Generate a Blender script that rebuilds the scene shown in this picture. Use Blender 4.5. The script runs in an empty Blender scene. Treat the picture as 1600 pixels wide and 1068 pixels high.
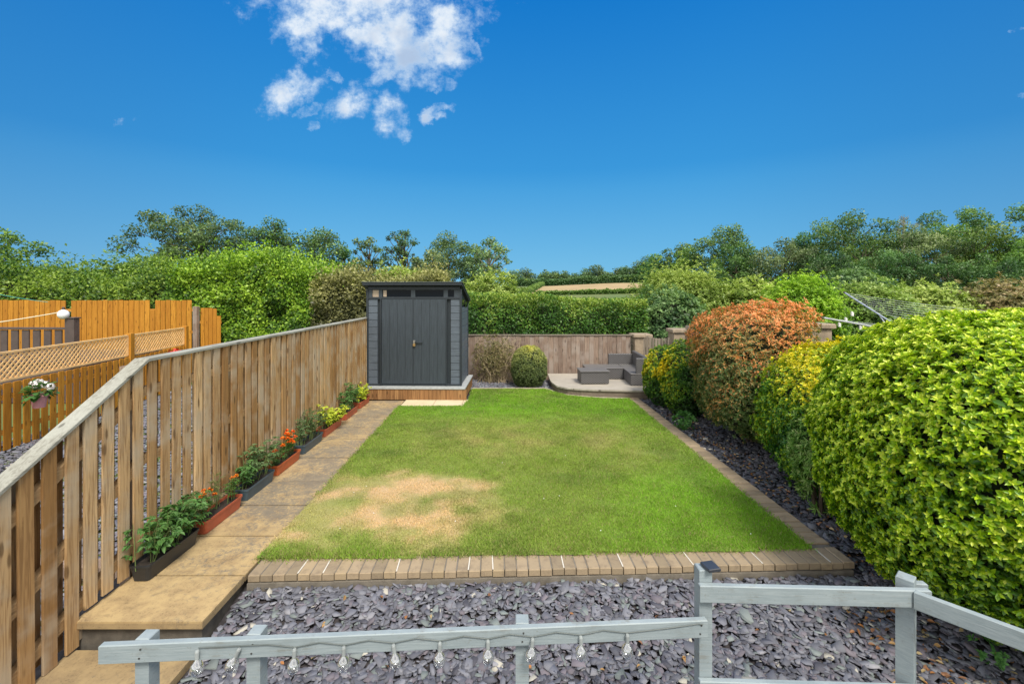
import bpy, math, random
import numpy as np
from mathutils import Vector, Matrix
R = math.radians
random.seed(7)
rng = np.random.default_rng(11)
C = bpy.context.scene.collection
sc = bpy.context.scene

# ------------------------------------------------------------------ camera
F, HOR, EYE = 700.0, 456.0, 2.35          # focal length in photo pixels, horizon row, eye height
cam_d = bpy.data.cameras.new('camera')
cam = bpy.data.objects.new('camera', cam_d); C.objects.link(cam)
cam_d.sensor_width = 36; cam_d.lens = 36*F/1600
cam_d.shift_y = -(534-HOR)/1600
cam_d.clip_start = 0.05; cam_d.clip_end = 3000
cam.location = (0, 0, EYE); cam.rotation_euler = (R(90), 0, 0)
sc.camera = cam
sc.view_settings.view_transform = 'Standard'
sc.view_settings.look = 'None'
sc.view_settings.exposure = 0.45
sc.view_settings.gamma = 1.0
sc.cycles.max_bounces = 8
sc.cycles.transparent_max_bounces = 16

# ------------------------------------------------------------------ sun and sky
SUN_EL, SUN_AZ = 54, 158                    # azimuth measured from +Y towards +X
sd = bpy.data.lights.new('sun', 'SUN'); sd.energy = 3.0; sd.angle = R(16); sd.color = (1, .93, .83)
sun = bpy.data.objects.new('sun', sd); C.objects.link(sun)
sv = Vector((math.sin(R(SUN_AZ))*math.cos(R(SUN_EL)), math.cos(R(SUN_AZ))*math.cos(R(SUN_EL)), math.sin(R(SUN_EL))))
sun.rotation_euler = (-sv).to_track_quat('-Z', 'Y').to_euler()

class NT:
    """tiny node-tree helper"""
    def __init__(s, tree): s.t = tree; s.n = tree.nodes; s.l = tree.links
    def node(s, typ, **kw):
        n = s.n.new(typ)
        for k, v in kw.items(): setattr(n, k, v)
        return n
    def put(s, sock, v):
        if v is None: return
        if hasattr(v, 'is_output') or isinstance(v, bpy.types.NodeSocket): s.l.new(v, sock)
        else:
            if isinstance(v, (tuple, list)) and len(v) == 3 and len(getattr(sock, 'default_value', [0]*3)) == 4: v = tuple(v)+(1,)
            sock.default_value = v
    def m(s, op, a, b=None, c=None, clamp=False):
        n = s.node('ShaderNodeMath', operation=op, use_clamp=clamp)
        for i, v in enumerate((a, b, c)): s.put(n.inputs[i], v)
        return n.outputs[0]
    def vm(s, op, a, b=None):
        n = s.node('ShaderNodeVectorMath', operation=op)
        s.put(n.inputs[0], a); s.put(n.inputs[1], b)
        return n.outputs[0]
    def mix(s, f, a, b, blend='MIX'):
        n = s.node('ShaderNodeMix', data_type='RGBA', blend_type=blend)
        s.put(n.inputs[0], f); s.put(n.inputs[6], a); s.put(n.inputs[7], b)
        return n.outputs[2]
    def mr(s, v, a, b, c=0.0, d=1.0, smooth=True):
        n = s.node('ShaderNodeMapRange', interpolation_type='SMOOTHSTEP' if smooth else 'LINEAR')
        for i, x in enumerate((v, a, b, c, d)): s.put(n.inputs[i], x)
        return n.outputs[0]
    def noise(s, vec, scale, detail=4, rough=.55, dist=0.0):
        n = s.node('ShaderNodeTexNoise'); s.put(n.inputs['Vector'], vec)
        n.inputs['Scale'].default_value = scale; n.inputs['Detail'].default_value = detail
        n.inputs['Roughness'].default_value = rough; n.inputs['Distortion'].default_value = dist
        return n.outputs[0]
    def comb(s, x, y, z):
        n = s.node('ShaderNodeCombineXYZ')
        for i, v in enumerate((x, y, z)): s.put(n.inputs[i], v)
        return n.outputs[0]
    def sep(s, v):
        n = s.node('ShaderNodeSeparateXYZ'); s.put(n.inputs[0], v); return n.outputs

def build_world():
    w = bpy.data.worlds.new('World'); sc.world = w; w.use_nodes = True
    w.node_tree.nodes.clear(); g = NT(w.node_tree)
    out = g.node('ShaderNodeOutputWorld'); bg = g.node('ShaderNodeBackground')
    g.l.new(bg.outputs[0], out.inputs[0])
    sky = g.node('ShaderNodeTexSky', sky_type='NISHITA'); sky.sun_disc = False
    sky.sun_elevation = R(SUN_EL); sky.sun_rotation = R(SUN_AZ)
    sky.air_density = 1.0; sky.dust_density = 0.2; sky.ozone_density = 4.0
    d = g.node('ShaderNodeTexCoord').outputs['Generated']
    x, y, z = g.sep(d)
    # deep polarised blue of the photograph: the same sky, more saturated
    zc = g.m('MAXIMUM', z, 0.0)
    t1 = g.mix(g.mr(zc, 0.0, 0.26, smooth=False), (.120, .385, .60), (.026, .245, .55))
    tint = g.mix(g.mr(zc, 0.22, 0.55, smooth=False), t1, (.0005, .145, .47))
    tint = g.mix(g.mr(g.m('ABSOLUTE', x), .35, .85), tint, g.vm('MULTIPLY', tint, (.8, .80, .86)))
    nsk = g.vm('SCALE', sky.outputs[0]); nsk.node.inputs['Scale'].default_value = .07
    blue = g.mix(.90, nsk, tint)
    # small cumulus patch in front, given as directions (u = x/y, v = z/y)
    ys = g.m('MAXIMUM', y, 0.02)
    u = g.m('DIVIDE', x, ys); v = g.m('DIVIDE', z, ys)
    uv = g.comb(u, v, 0.0)
    n1 = g.node('ShaderNodeTexNoise'); g.put(n1.inputs['Vector'], uv); n1.inputs['Scale'].default_value = 9
    n1.inputs['Detail'].default_value = 9; n1.inputs['Roughness'].default_value = .62
    off = g.vm('SUBTRACT', n1.outputs[1], (.5, .5, .5))
    offs = g.vm('SCALE', off); offs.node.inputs['Scale'].default_value = .12
    uw = g.vm('ADD', uv, offs)
    wu, wv, _ = g.sep(uw)
    blobs = [(575, -22, 165, 66, 0), (520, 22, 95, 40, -8), (600, 50, 66, 50, 0), (690, 62, 46, 46, 0), (560, 60, 40, 26, 10), (470, 42, 52, 34, -35), (488, 70, 20, 20, 0), (630, 78, 52, 46, -25), (700, 34, 42, 34, 10),
             (655, 112, 28, 17, -15), (600, 112, 28, 14, 12), (452, 138, 47, 24, 24), (486, 163, 16, 10, 30), (548, 160, 38, 26, 30), (604, 178, 26, 28, 20),
             (625, 195, 18, 16, 0), (690, 165, 20, 10, 10), (682, 178, 18, 8, 0), (737, 66, 8, 26, -28 + 50), (690, 127, 13, 8, 0),
             (193, 183, 15, 7, 0), (498, 190, 8, 6, 0), (515, 117, 12, 6, -30), (1592, 150, 12, 5, 0), (1594, 52, 9, 4, 0)]
    field = None
    for (px, py, rx, ry, a) in blobs:
        cu, cv = (px-800)/F, (HOR-py)/F; rx /= F; ry /= F
        ca, sa = math.cos(R(a)), math.sin(R(a))
        du = g.m('SUBTRACT', wu, cu); dv = g.m('SUBTRACT', wv, cv)
        e1 = g.m('ADD', g.m('MULTIPLY', du, ca/rx), g.m('MULTIPLY', dv, sa/rx))
        e2 = g.m('ADD', g.m('MULTIPLY', du, -sa/ry), g.m('MULTIPLY', dv, ca/ry))
        q = g.m('SUBTRACT', 1.25, g.m('SQRT', g.m('ADD', g.m('MULTIPLY', e1, e1), g.m('MULTIPLY', e2, e2))))
        q = g.m('MINIMUM', q, 0.9 if rx*F > 30 else (.5 if rx*F > 17 else .26))
        field = q if field is None else g.m('MAXIMUM', field, q)
    nf = g.noise(uv, 22, 10, .66)
    nb = g.noise(uv, 7, 5, .5)
    dens = g.m('ADD', field, g.m('MULTIPLY', g.m('SUBTRACT', nf, .5), 2.5))
    dens = g.m('ADD', dens, g.m('MULTIPLY', g.m('SUBTRACT', nb, .5), .9))
    a1 = g.m('MULTIPLY', g.mr(dens, -.05, .95), g.mr(y, .05, .2))
    a1 = g.m('MULTIPLY', a1, .96)
    ccol = g.mix(g.mr(nb, .44, .66), (.64, .68, .72), (.33, .42, .56))
    ccol = g.mix(g.mr(dens, .3, 1.3), (.34, .48, .66), ccol)
    col = g.mix(a1, blue, ccol)
    # broken cloud overhead and behind the viewer: the soft white light of the place
    nz = g.noise(d, 2.2, 5, .5)
    cover = g.mr(g.m('ADD', g.m('SUBTRACT', .42, y), g.m('MULTIPLY', g.m('SUBTRACT', nz, .5), .5)), 0.0, .28)
    col = g.mix(g.m('MULTIPLY', cover, .92), col, g.mix(g.mr(nz, .35, .7), (1.15, 1.13, 1.08), (.85, .85, .86)))
    g.put(bg.inputs[0], col); bg.inputs[1].default_value = 1.0
build_world()

# ------------------------------------------------------------------ projection helpers used to lay out the plot
def onplane(px, py, h=0.0):
    Z = F*(EYE-h)/(py-HOR); return ((px-800)/F*Z, Z)
def atZ(px, py, Z):
    return ((px-800)/F*Z, Z, EYE-(py-HOR)/F*Z)

# ------------------------------------------------------------------ numpy noise
_T = np.random.default_rng(5).random((256, 256))
def vnoise(x, y):
    xi = np.floor(x).astype(int); yi = np.floor(y).astype(int); fx = x-xi; fy = y-yi
    fx = fx*fx*(3-2*fx); fy = fy*fy*(3-2*fy)
    a = _T[xi & 255, yi & 255]; b = _T[(xi+1) & 255, yi & 255]; c = _T[xi & 255, (yi+1) & 255]; d = _T[(xi+1) & 255, (yi+1) & 255]
    return (a*(1-fx)+b*fx)*(1-fy)+(c*(1-fx)+d*fx)*fy
def fbm(x, y, o=4):
    s = 0; amp = .5; t = 0
    for k in range(o):
        s = s+amp*vnoise(x*2**k+17.3*k, y*2**k-9.1*k); t += amp; amp *= .5
    return s/t
def unit(v): return v/np.maximum(np.linalg.norm(v, axis=1, keepdims=True), 1e-9)
def smooth(x, a, b):
    t = np.clip((x-a)/(b-a), 0, 1); return t*t*(3-2*t)

# ------------------------------------------------------------------ mesh + object helpers
def mk_mesh(name, V, faces, cols=None, smooth_shade=False):
    """V (n,3); faces list of int arrays (m,k)"""
    V = np.asarray(V, float).reshape(-1, 3)
    me = bpy.data.meshes.new(name)
    me.vertices.add(len(V)); me.vertices.foreach_set('co', V.ravel())
    if not isinstance(faces, (list, tuple)): faces = [faces]
    faces = [np.asarray(f, int) for f in faces if len(f)]
    li = np.concatenate([f.ravel() for f in faces])
    lt = np.concatenate([np.full(len(f), f.shape[1]) for f in faces])
    ls = np.concatenate([[0], np.cumsum(lt)[:-1]])
    me.loops.add(len(li)); me.loops.foreach_set('vertex_index', li)
    me.polygons.add(len(lt)); me.polygons.foreach_set('loop_start', ls)
    if smooth_shade: me.polygons.foreach_set('use_smooth', np.ones(len(lt), bool))
    me.update(calc_edges=True); me.validate()
    if cols is not None:
        a = me.color_attributes.new('Col', 'FLOAT_COLOR', 'POINT')
        c = np.ones((len(V), 4)); c[:, :3] = cols
        a.data.foreach_set('color', c.ravel())
    return me

class MB:
    def __init__(s): s.v = []; s.f = []
    def add(s, vs, fs):
        b = len(s.v); s.v += [tuple(v) for v in vs]; s.f += [tuple(i+b for i in f) for f in fs]
    def box(s, c, size, rz=0.0, M=None, ch=0.0):
        hx, hy, hz = [q/2 for q in size]
        if ch <= 0:
            vs = [(x, y, z) for z in (-hz, hz) for x, y in ((-hx, -hy), (hx, -hy), (hx, hy), (-hx, hy))]
            fs = [(3, 2, 1, 0), (4, 5, 6, 7), (0, 1, 5, 4), (1, 2, 6, 5), (2, 3, 7, 6), (3, 0, 4, 7)]
        else:
            def ring(e, z): return [(-hx+e, -hy+e, z), (hx-e, -hy+e, z), (hx-e, hy-e, z), (-hx+e, hy-e, z)]
            vs = ring(ch, -hz)+ring(0, -hz+ch)+ring(0, hz-ch)+ring(ch, hz)
            fs = [(3, 2, 1, 0), (12, 13, 14, 15)]
            for k in range(3):
                for i in range(4):
                    j = (i+1) % 4; fs.append((k*4+i, k*4+j, k*4+4+j, k*4+4+i))
        if M is None: M = Matrix.Translation(c) @ Matrix.Rotation(rz, 4, 'Z')
        s.add([M @ Vector(v) for v in vs], fs); return s
    def beam(s, a, b, w, t, up=(0, 0, 1), ch=0.0):
        """box running from a to b, w across, t along 'up'"""
        a = Vector(a); b = Vector(b); d = b-a; L = d.length; x = d.normalized(); up = Vector(up)
        y = up.cross(x).normalized(); z = x.cross(y).normalized()
        M = Matrix(((x.x, y.x, z.x, 0), (x.y, y.y, z.y, 0), (x.z, y.z, z.z, 0), (0, 0, 0, 1)))
        M = Matrix.Translation((a+b)/2) @ M
        return s.box(None, (L, w, t), M=M, ch=ch)
    def tube(s, pts, rad, n=8, caps=True):
        pts = [Vector(p) for p in pts]; rr = rad if isinstance(rad, (list, tuple)) else [rad]*len(pts)
        ref = Vector((0.13, .21, 1)).normalized(); rings = []
        b = len(s.v)
        for i, p in enumerate(pts):
            d = (pts[min(i+1, len(pts)-1)]-pts[max(i-1, 0)]).normalized()
            u = d.cross(ref)
            if u.length < .1: u = d.cross(Vector((1, 0, 0)))
            u.normalize(); w = d.cross(u)
            for k in range(n):
                a = 2*math.pi*k/n; s.v.append(tuple(p+(u*math.cos(a)+w*math.sin(a))*rr[i]))
        for i in range(len(pts)-1):
            for k in range(n):
                k2 = (k+1) % n; s.f.append((b+i*n+k, b+i*n+k2, b+(i+1)*n+k2, b+(i+1)*n+k))
        if caps:
            s.f.append(tuple(b+k for k in range(n))[::-1]); s.f.append(tuple(b+(len(pts)-1)*n+k for k in range(n)))
        return s
    def lathe(s, c, prof, n=20, closed=False):
        b = len(s.v)
        for (r, z) in prof:
            for k in range(n):
                a = 2*math.pi*k/n; s.v.append((c[0]+r*math.cos(a), c[1]+r*math.sin(a), c[2]+z))
        for i in range(len(prof)-1):
            for k in range(n):
                k2 = (k+1) % n; s.f.append((b+i*n+k, b+i*n+k2, b+(i+1)*n+k2, b+(i+1)*n+k))
        return s
    def prism(s, poly, z0, z1):
        n = len(poly); s.add([(x, y, z0) for x, y in poly]+[(x, y, z1) for x, y in poly],
              [tuple(range(n))[::-1], tuple(range(n, 2*n))]+[(i, (i+1) % n, n+(i+1) % n, n+i) for i in range(n)])
        return s
    def build(s, name, mat, parent=None, sm=False):
        me = bpy.data.meshes.new(name); me.from_pydata(s.v, [], s.f); me.update()
        if sm: me.polygons.foreach_set('use_smooth', np.ones(len(me.polygons), bool))
        return link(name, me, mat, parent)

def link(name, me, mat, parent=None):
    o = bpy.data.objects.new(name, me); C.objects.link(o)
    if mat: me.materials.append(mat)
    if parent is not None: o.parent = parent; o.matrix_parent_inverse = PINV.get(parent.name, Matrix.Identity(4))
    return o
PINV = {}
def empty(name, loc, label, cat, group=None):
    o = bpy.data.objects.new(name, None); C.objects.link(o); o.location = loc; o.empty_display_size = .1
    PINV[o.name] = Matrix.Translation(loc).inverted()
    tag(o, label, cat, group); return o
def tag(o, label=None, cat=None, group=None, kind=None):
    if label: o['label'] = label
    if cat: o['category'] = cat
    if group: o['group'] = group
    if kind: o['kind'] = kind
    return o
def copy_tree(o, parent=None):
    c = o.copy(); C.objects.link(c)
    if parent is not None: c.parent = parent
    for ch in [q for q in C.objects if q.parent == o and q != c]: copy_tree(ch, c)
    return c

# ------------------------------------------------------------------ materials
def new_mat(name):
    m = bpy.data.materials.new(name); m.use_nodes = True; m.node_tree.nodes.clear()
    g = NT(m.node_tree); out = g.node('ShaderNodeOutputMaterial'); b = g.node('ShaderNodeBsdfPrincipled')
    g.l.new(b.outputs[0], out.inputs[0]); return m, g, b, out
def bump(g, b, h, strength=.3, dist=.01):
    n = g.node('ShaderNodeBump'); g.put(n.inputs['Height'], h); n.inputs['Strength'].default_value = strength
    n.inputs['Distance'].default_value = dist; g.l.new(n.outputs[0], b.inputs['Normal'])
def objc(g): return g.node('ShaderNodeTexCoord').outputs['Object']
def isl(g): return g.node('ShaderNodeNewGeometry').outputs['Random Per Island']

def wood(name, ca, cb, cdark, grey=None, axis='Z', rough=.8, knots=True, greyamt=.5):
    m, g, b, out = new_mat(name)
    p = objc(g); r = isl(g)
    off = g.comb(g.m('MULTIPLY', r, 37.0), g.m('MULTIPLY', r, 19.0), g.m('MULTIPLY', r, 53.0))
    sc_ = {'Z': (26, 26, 1.3), 'X': (1.3, 26, 26), 'Y': (26, 1.3, 26)}[axis]
    pv = g.vm('ADD', g.vm('MULTIPLY', p, sc_), off)
    grain = g.noise(pv, 1.6, 6, .62, 1.1)
    fine = g.noise(g.vm('MULTIPLY', pv, (4, 4, 4) if False else (3.2, 3.2, 2.0)), 2.0, 4, .7)
    tone = g.mix(r, ca, cb)
    tone = g.mix(g.mr(g.m('FRACT', g.m('MULTIPLY', r, 7.13)), .0, 1.0, smooth=False), tone, g.mix(.5, tone, cdark))
    c = g.mix(g.m('MULTIPLY', g.mr(grain, .40, .66), .75), tone, cdark)
    c = g.mix(g.m('MULTIPLY', g.mr(fine, .5, .75), .35), c, cdark)
    if grey:
        big = g.noise(g.vm('ADD', g.vm('MULTIPLY', p, (1.3, 1.3, 1.6)), g.vm('MULTIPLY', off, (.3, .3, .3))), 1.4, 4, .6)
        c = g.mix(g.m('MULTIPLY', g.mr(big, .42, .66), greyamt), c, grey)
    if knots:
        v = g.node('ShaderNodeTexVoronoi'); ks = {'Z': (11, 11, 3.1), 'X': (3.1, 11, 11), 'Y': (11, 3.1, 11)}[axis]
        g.put(v.inputs['Vector'], g.vm('ADD', g.vm('MULTIPLY', p, ks), off)); v.inputs['Scale'].default_value = 1
        k = g.mr(v.outputs['Distance'], .10, .2, 1.0, 0.0)
        c = g.mix(g.m('MULTIPLY', k, .7), c, tuple(q*.45 for q in cdark))
    g.put(b.inputs['Base Color'], c); b.inputs['Roughness'].default_value = rough
    b.inputs['Specular IOR Level'].default_value = .25
    bump(g, b, grain, .35, .004)
    return m

def paint(name, col, wear=None, rough=.55, var=.12, scale=6, wearamt=.3, bumpy=.15, metal=0):
    m, g, b, out = new_mat(name); p = objc(g)
    n = g.noise(p, scale, 5, .6); n2 = g.noise(p, scale*9, 4, .7)
    c = g.mix(g.mr(n, .3, .7), tuple(q*(1-var) for q in col), tuple(min(1, q*(1+var)) for q in col))
    if wear: c = g.mix(g.m('MULTIPLY', g.mr(g.m('ADD', g.m('MULTIPLY', n2, .6), g.m('MULTIPLY', n, .4)), .55, .68), wearamt), c, wear)
    g.put(b.inputs['Base Color'], c); b.inputs['Roughness'].default_value = rough; b.inputs['Metallic'].default_value = metal
    bump(g, b, n2, bumpy, .003)
    return m

def leaf_mat(name='leaf', rough=.45, trans=.3, spec=.4):
    m, g, b, out = new_mat(name)
    a = g.node('ShaderNodeVertexColor'); a.layer_name = 'Col'
    g.put(b.inputs['Base Color'], a.outputs[0]); b.inputs['Roughness'].default_value = rough
    b.inputs['Specular IOR Level'].default_value = spec
    tr = g.node('ShaderNodeBsdfTranslucent')
    g.put(tr.inputs[0], g.mix(1.0, a.outputs[0], (1.0, 1.15, .6), 'MULTIPLY'))
    mx = g.node('ShaderNodeMixShader'); mx.inputs[0].default_value = trans
    g.l.new(b.outputs[0], mx.inputs[1]); g.l.new(tr.outputs[0], mx.inputs[2]); g.l.new(mx.outputs[0], out.inputs[0])
    return m
M_leaf = leaf_mat('leaf')
M_gloss = leaf_mat('glossy_leaf', .35, .25, .5)
M_grass = leaf_mat('grass_blade', .7, .3, .2)
def vcol_mat(name, rough=.9, bs=0):
    m, g, b, out = new_mat(name)
    a = g.node('ShaderNodeVertexColor'); a.layer_name = 'Col'
    g.put(b.inputs['Base Color'], a.outputs[0]); b.inputs['Roughness'].default_value = rough
    if bs: bump(g, b, g.noise(objc(g), bs, 4, .7), .4, .004)
    return m
M_soilgrass = vcol_mat('turf_soil', .95, 60)
M_slate = vcol_mat('slate', .78, 90)
M_bark = paint('bark', (.10, .075, .05), (.03, .025, .02), .9, .3, 8, .5, .6)
M_barkpale = paint('pale_bark', (.30, .28, .22), (.12, .11, .08), .9, .3, 6, .5, .6)
M_core = paint('blocker_core', (.022, .030, .012), None, .95, .3, 8, 0, .8)  # dark colour of the added cores that block light inside shrubs and hedges
M_soil = paint('soil', (.035, .026, .02), (.07, .05, .035), .95, .3, 30, .6, .9)
M_fence = wood('fence_wood', (.66, .46, .24), (.36, .195, .065), (.19, .10, .038), (.44, .37, .27), greyamt=.7)
M_fenceX = wood('fence_rail_wood', (.47, .33, .17), (.40, .27, .14), (.25, .15, .07), None, axis='Y')
M_cap = wood('weathered_cap', (.36, .36, .30), (.31, .31, .27), (.17, .16, .13), (.40, .41, .36), axis='Y', knots=True)
M_back = wood('weathered_board', (.36, .265, .20), (.27, .20, .155), (.13, .09, .07), (.36, .31, .27), greyamt=.6)
M_backrail = wood('weathered_rail', (.30, .26, .21), (.26, .22, .18), (.12, .10, .08), None, axis='X')
M_honey = wood('honey_board', (.60, .285, .035), (.50, .22, .025), (.30, .115, .012), None)
M_honeyY = wood('honey_rail', (.62, .33, .07), (.55, .27, .05), (.36, .16, .03), None, axis='Y')
M_lat = paint('lattice_wood', (.86, .55, .24), (.60, .33, .12), .7, .15, 8, .3)
M_skirt = wood('skirt_board', (.42, .235, .10), (.33, .17, .07), (.14, .065, .025), None)
M_comp = paint('dark_composite', (.085, .062, .058), None, .6, .12, 6)
def rail_paint():
    m, g, b, out = new_mat('grey_paint'); p = objc(g)
    n = g.noise(g.vm('MULTIPLY', p, (3, 9, 60)), 2.0, 6, .65); v = g.noise(g.vm('MULTIPLY', p, (60, 60, 3)), 2.0, 5, .65); n1 = g.noise(p, 7, 5, .65); n2 = g.noise(p, 45, 5, .7)
    c = g.mix(g.mr(n, .3, .7), (.235, .285, .305), (.30, .35, .365)); c = g.mix(g.m('MULTIPLY', g.mr(n1, .45, .7), .35), c, (.20, .24, .25))
    c = g.mix(g.m('MULTIPLY', g.mr(n2, .60, .70), .6), c, (.19, .20, .175)); c = g.mix(g.m('MULTIPLY', g.mr(g.m('MULTIPLY', n, n1), .30, .40), .5), c, (.17, .16, .13))
    g.put(b.inputs['Base Color'], c); b.inputs['Roughness'].default_value = .62; bump(g, b, g.m('ADD', n, g.m('MULTIPLY', n2, .3)), .5, .003); return m
M_rail = rail_paint()
M_stone = paint('pillar_stone', (.30, .24, .17), (.16, .13, .10), .9, .25, 6, .6, .5)

# ------------------------------------------------------------------ terrain and ground
def terr_h(x, y):
    h = np.full_like(x, -0.42)
    d = np.clip(y-20, 0, None)
    h = h+smooth(y, 70, 260)*5.2+smooth(y, 20, 60)*.2
    h = h+smooth(y, 40, 110)*smooth(x, 0, 70)*2.0
    h = h-smooth(y, 262, 420)*4
    h = h+fbm(x*.02+40, y*.02+40, 3)*1.2*smooth(y, 25, 90)
    return h
def make_terrain():
    xs = np.concatenate([np.linspace(-1500, -200, 14)[:-1], np.linspace(-200, 220, 90), np.linspace(220, 1500, 14)[1:]])
    ys = np.concatenate([np.linspace(-300, -20, 5)[:-1], np.linspace(-20, 300, 110), np.linspace(300, 2000, 12)[1:]])
    X, Y = np.meshgrid(xs, ys); V = np.stack([X, Y, terr_h(X, Y)], -1).reshape(-1, 3)
    nx = len(xs); I = (np.arange(len(ys)-1)[:, None]*nx+np.arange(nx-1)[None, :]).ravel()
    Fc = np.stack([I, I+1, I+1+nx, I+nx], 1)
    m, g, b, out = new_mat('hill_pasture'); p = objc(g); x, y, z = g.sep(p)
    gr = g.mix(g.mr(g.noise(p, .15, 5, .6), .35, .65), (.10, .15, .035), (.16, .17, .05))
    st = g.mix(g.mr(g.noise(p, .12, 5, .6), .35, .65), (.42, .30, .15), (.34, .25, .12))
    # the harvested field: between two hedgerows
    f = g.m('MULTIPLY', g.mr(y, 118, 122), g.mr(y, 214, 217, 1, 0))
    lf = g.m('SUBTRACT', x, g.m('MULTIPLY', y, -.02))
    f = g.m('MULTIPLY', f, g.mr(g.m('SUBTRACT', x, g.m('ADD', g.m('MULTIPLY', y, .115), -10.5)), -.8, .8))
    f = g.m('MULTIPLY', f, g.mr(x, 50, 56, 1, 0))
    g.put(b.inputs['Base Color'], g.mix(f, gr, st)); b.inputs['Roughness'].default_value = .95
    o = link('hill_ground', mk_mesh('hill_ground', V, Fc, smooth_shade=True), m); tag(o, kind='structure')
make_terrain()

# garden layout (metres; x right, y away from the viewer)
def fx(y): return -3.15-.018*(y-3.7)           # left boundary fence line
def pathr(y): return -2.22-.018*(y-3.7)        # right edge of path
def edin(y): return 2.74-.03*(y-4.13)          # inner edge of right brick edging
def slate_h(x, y):
    h = -0.105-0.13*smooth(-y, -3.75, -3.0)*(1-.4*smooth(x, 0, 2.5))
    right = smooth(x+(y-3.9)*.2, 2.9, 3.3)
    h = h*(1-right*.6)
    return np.where(y > 4.1, -0.035, h)

# under-soil of the plot (one sheet with a lower strip near the viewer)
def soil_sheet():
    xs = np.linspace(-3.45, 8.5, 100); ys = np.linspace(-3, 12.6, 130)
    X, Y = np.meshgrid(xs, ys); H = slate_h(X, Y)-.035
    V = np.stack([X, Y, H], -1).reshape(-1, 3); nx = len(xs)
    I = (np.arange(len(ys)-1)[:, None]*nx+np.arange(nx-1)[None, :]).ravel()
    o = link('garden_soil', mk_mesh('garden_soil', V, np.stack([I, I+1, I+1+nx, I+nx], 1)), paint('bed_soil', (.045, .040, .042), (.10, .09, .09), .95, .3, 25, .6, .9))
    tag(o, kind='structure')
soil_sheet()

# lawn
LAWN = [(pathr(3.95)+.0, 3.93), (edin(4.13), 4.09), (edin(9.9), 9.9), (2.3, 9.86), (1.9, 9.93), (1.3, 10.15), (1.0, 10.55), (.85, 10.85), (-.95, 10.85), (-.93, 9.75), (-1.02, 9.22), (pathr(9.2), 9.2)]
def inpoly(x, y, P):
    r = np.zeros_like(x, bool); n = len(P)
    for i in range(n):
        x0, y0 = P[i]; x1, y1 = P[(i+1) % n]
        if y0 == y1: continue
        c = ((y0 > y) != (y1 > y)) & (x < (x1-x0)*(y-y0)/(y1-y0)+x0); r ^= c
    return r
def lawn_mix(x, y):
    """dryness 0..1 and lushness"""
    e = ((x+1.36)/1.28)**2+((y-4.98)/.80)**2
    n = fbm(x*2.2, y*2.2, 4); n2 = fbm(x*.9+30, y*.9+12, 4); n3 = fbm(x*7+3, y*7+8, 3)
    e = np.minimum(e*.9, ((x+1.9)/.75)**2+((y-4.7)/.55)**2)
    dry = smooth(1.05-e+(n-.5)*1.7+(n3-.5)*.7, -.25, .85)
    # green tongue intruding from the left and centre
    t = np.exp(-(((x+1.75)/.35)**2+((y-5.0)/.12)**2)); dry = dry*(1-.5*t)
    # lighter parched areas
    dry2 = .62*smooth(n2+(n3-.5)*.35, .44, .64)*np.exp(-(((x-.1)/1.8)**2+((y-6.6)/1.5)**2))*1.25
    dry2 = dry2*.30; dry2 += .28*np.exp(-(((x+.6)/.9)**2+((y-7.3)/.7)**2))*smooth(n, .35, .6)
    dry2 += .25*smooth(n, .35, .6)*np.exp(-(((x-1.3)/.9)**2+((y-7.0)/.9)**2))
    lush = np.clip(smooth(x, -.4, 2.0)*smooth(-y, -6.6, -4.8)*.9+smooth(y, 7.3, 9.4)*.8+.35*smooth(x, .8, 2.4)-.08+(n2-.5)*1.6, 0, 1)
    dry2 = dry2*(1-.75*smooth(y, 8.0, 9.4))
    return np.clip(np.maximum(dry, dry2), 0, 1), lush
def lawn_rgb(x, y):
    dry, lush = lawn_mix(x, y); n = fbm(x*14, y*14, 3)
    g1 = np.array([.245, .335, .055]); g2 = np.array([.20, .385, .025]); st = np.array([.66, .47, .26]); dk = np.array([.11, .19, .035])
    c = g1[None]*(1-lush[:, None])+g2[None]*lush[:, None]
    c = c+(dk-c)*(smooth(n, .55, .8)*.4+smooth(fbm(x*1.7+9, y*2.3+4, 4), .5, .72)*.38)[:, None]
    dry = dry*(.45+.55*smooth(fbm(x*3.3+70, y*3.3+21, 4), .38, .58))
    c = c*(1-dry[:, None])+st*dry[:, None]
    return c
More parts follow.
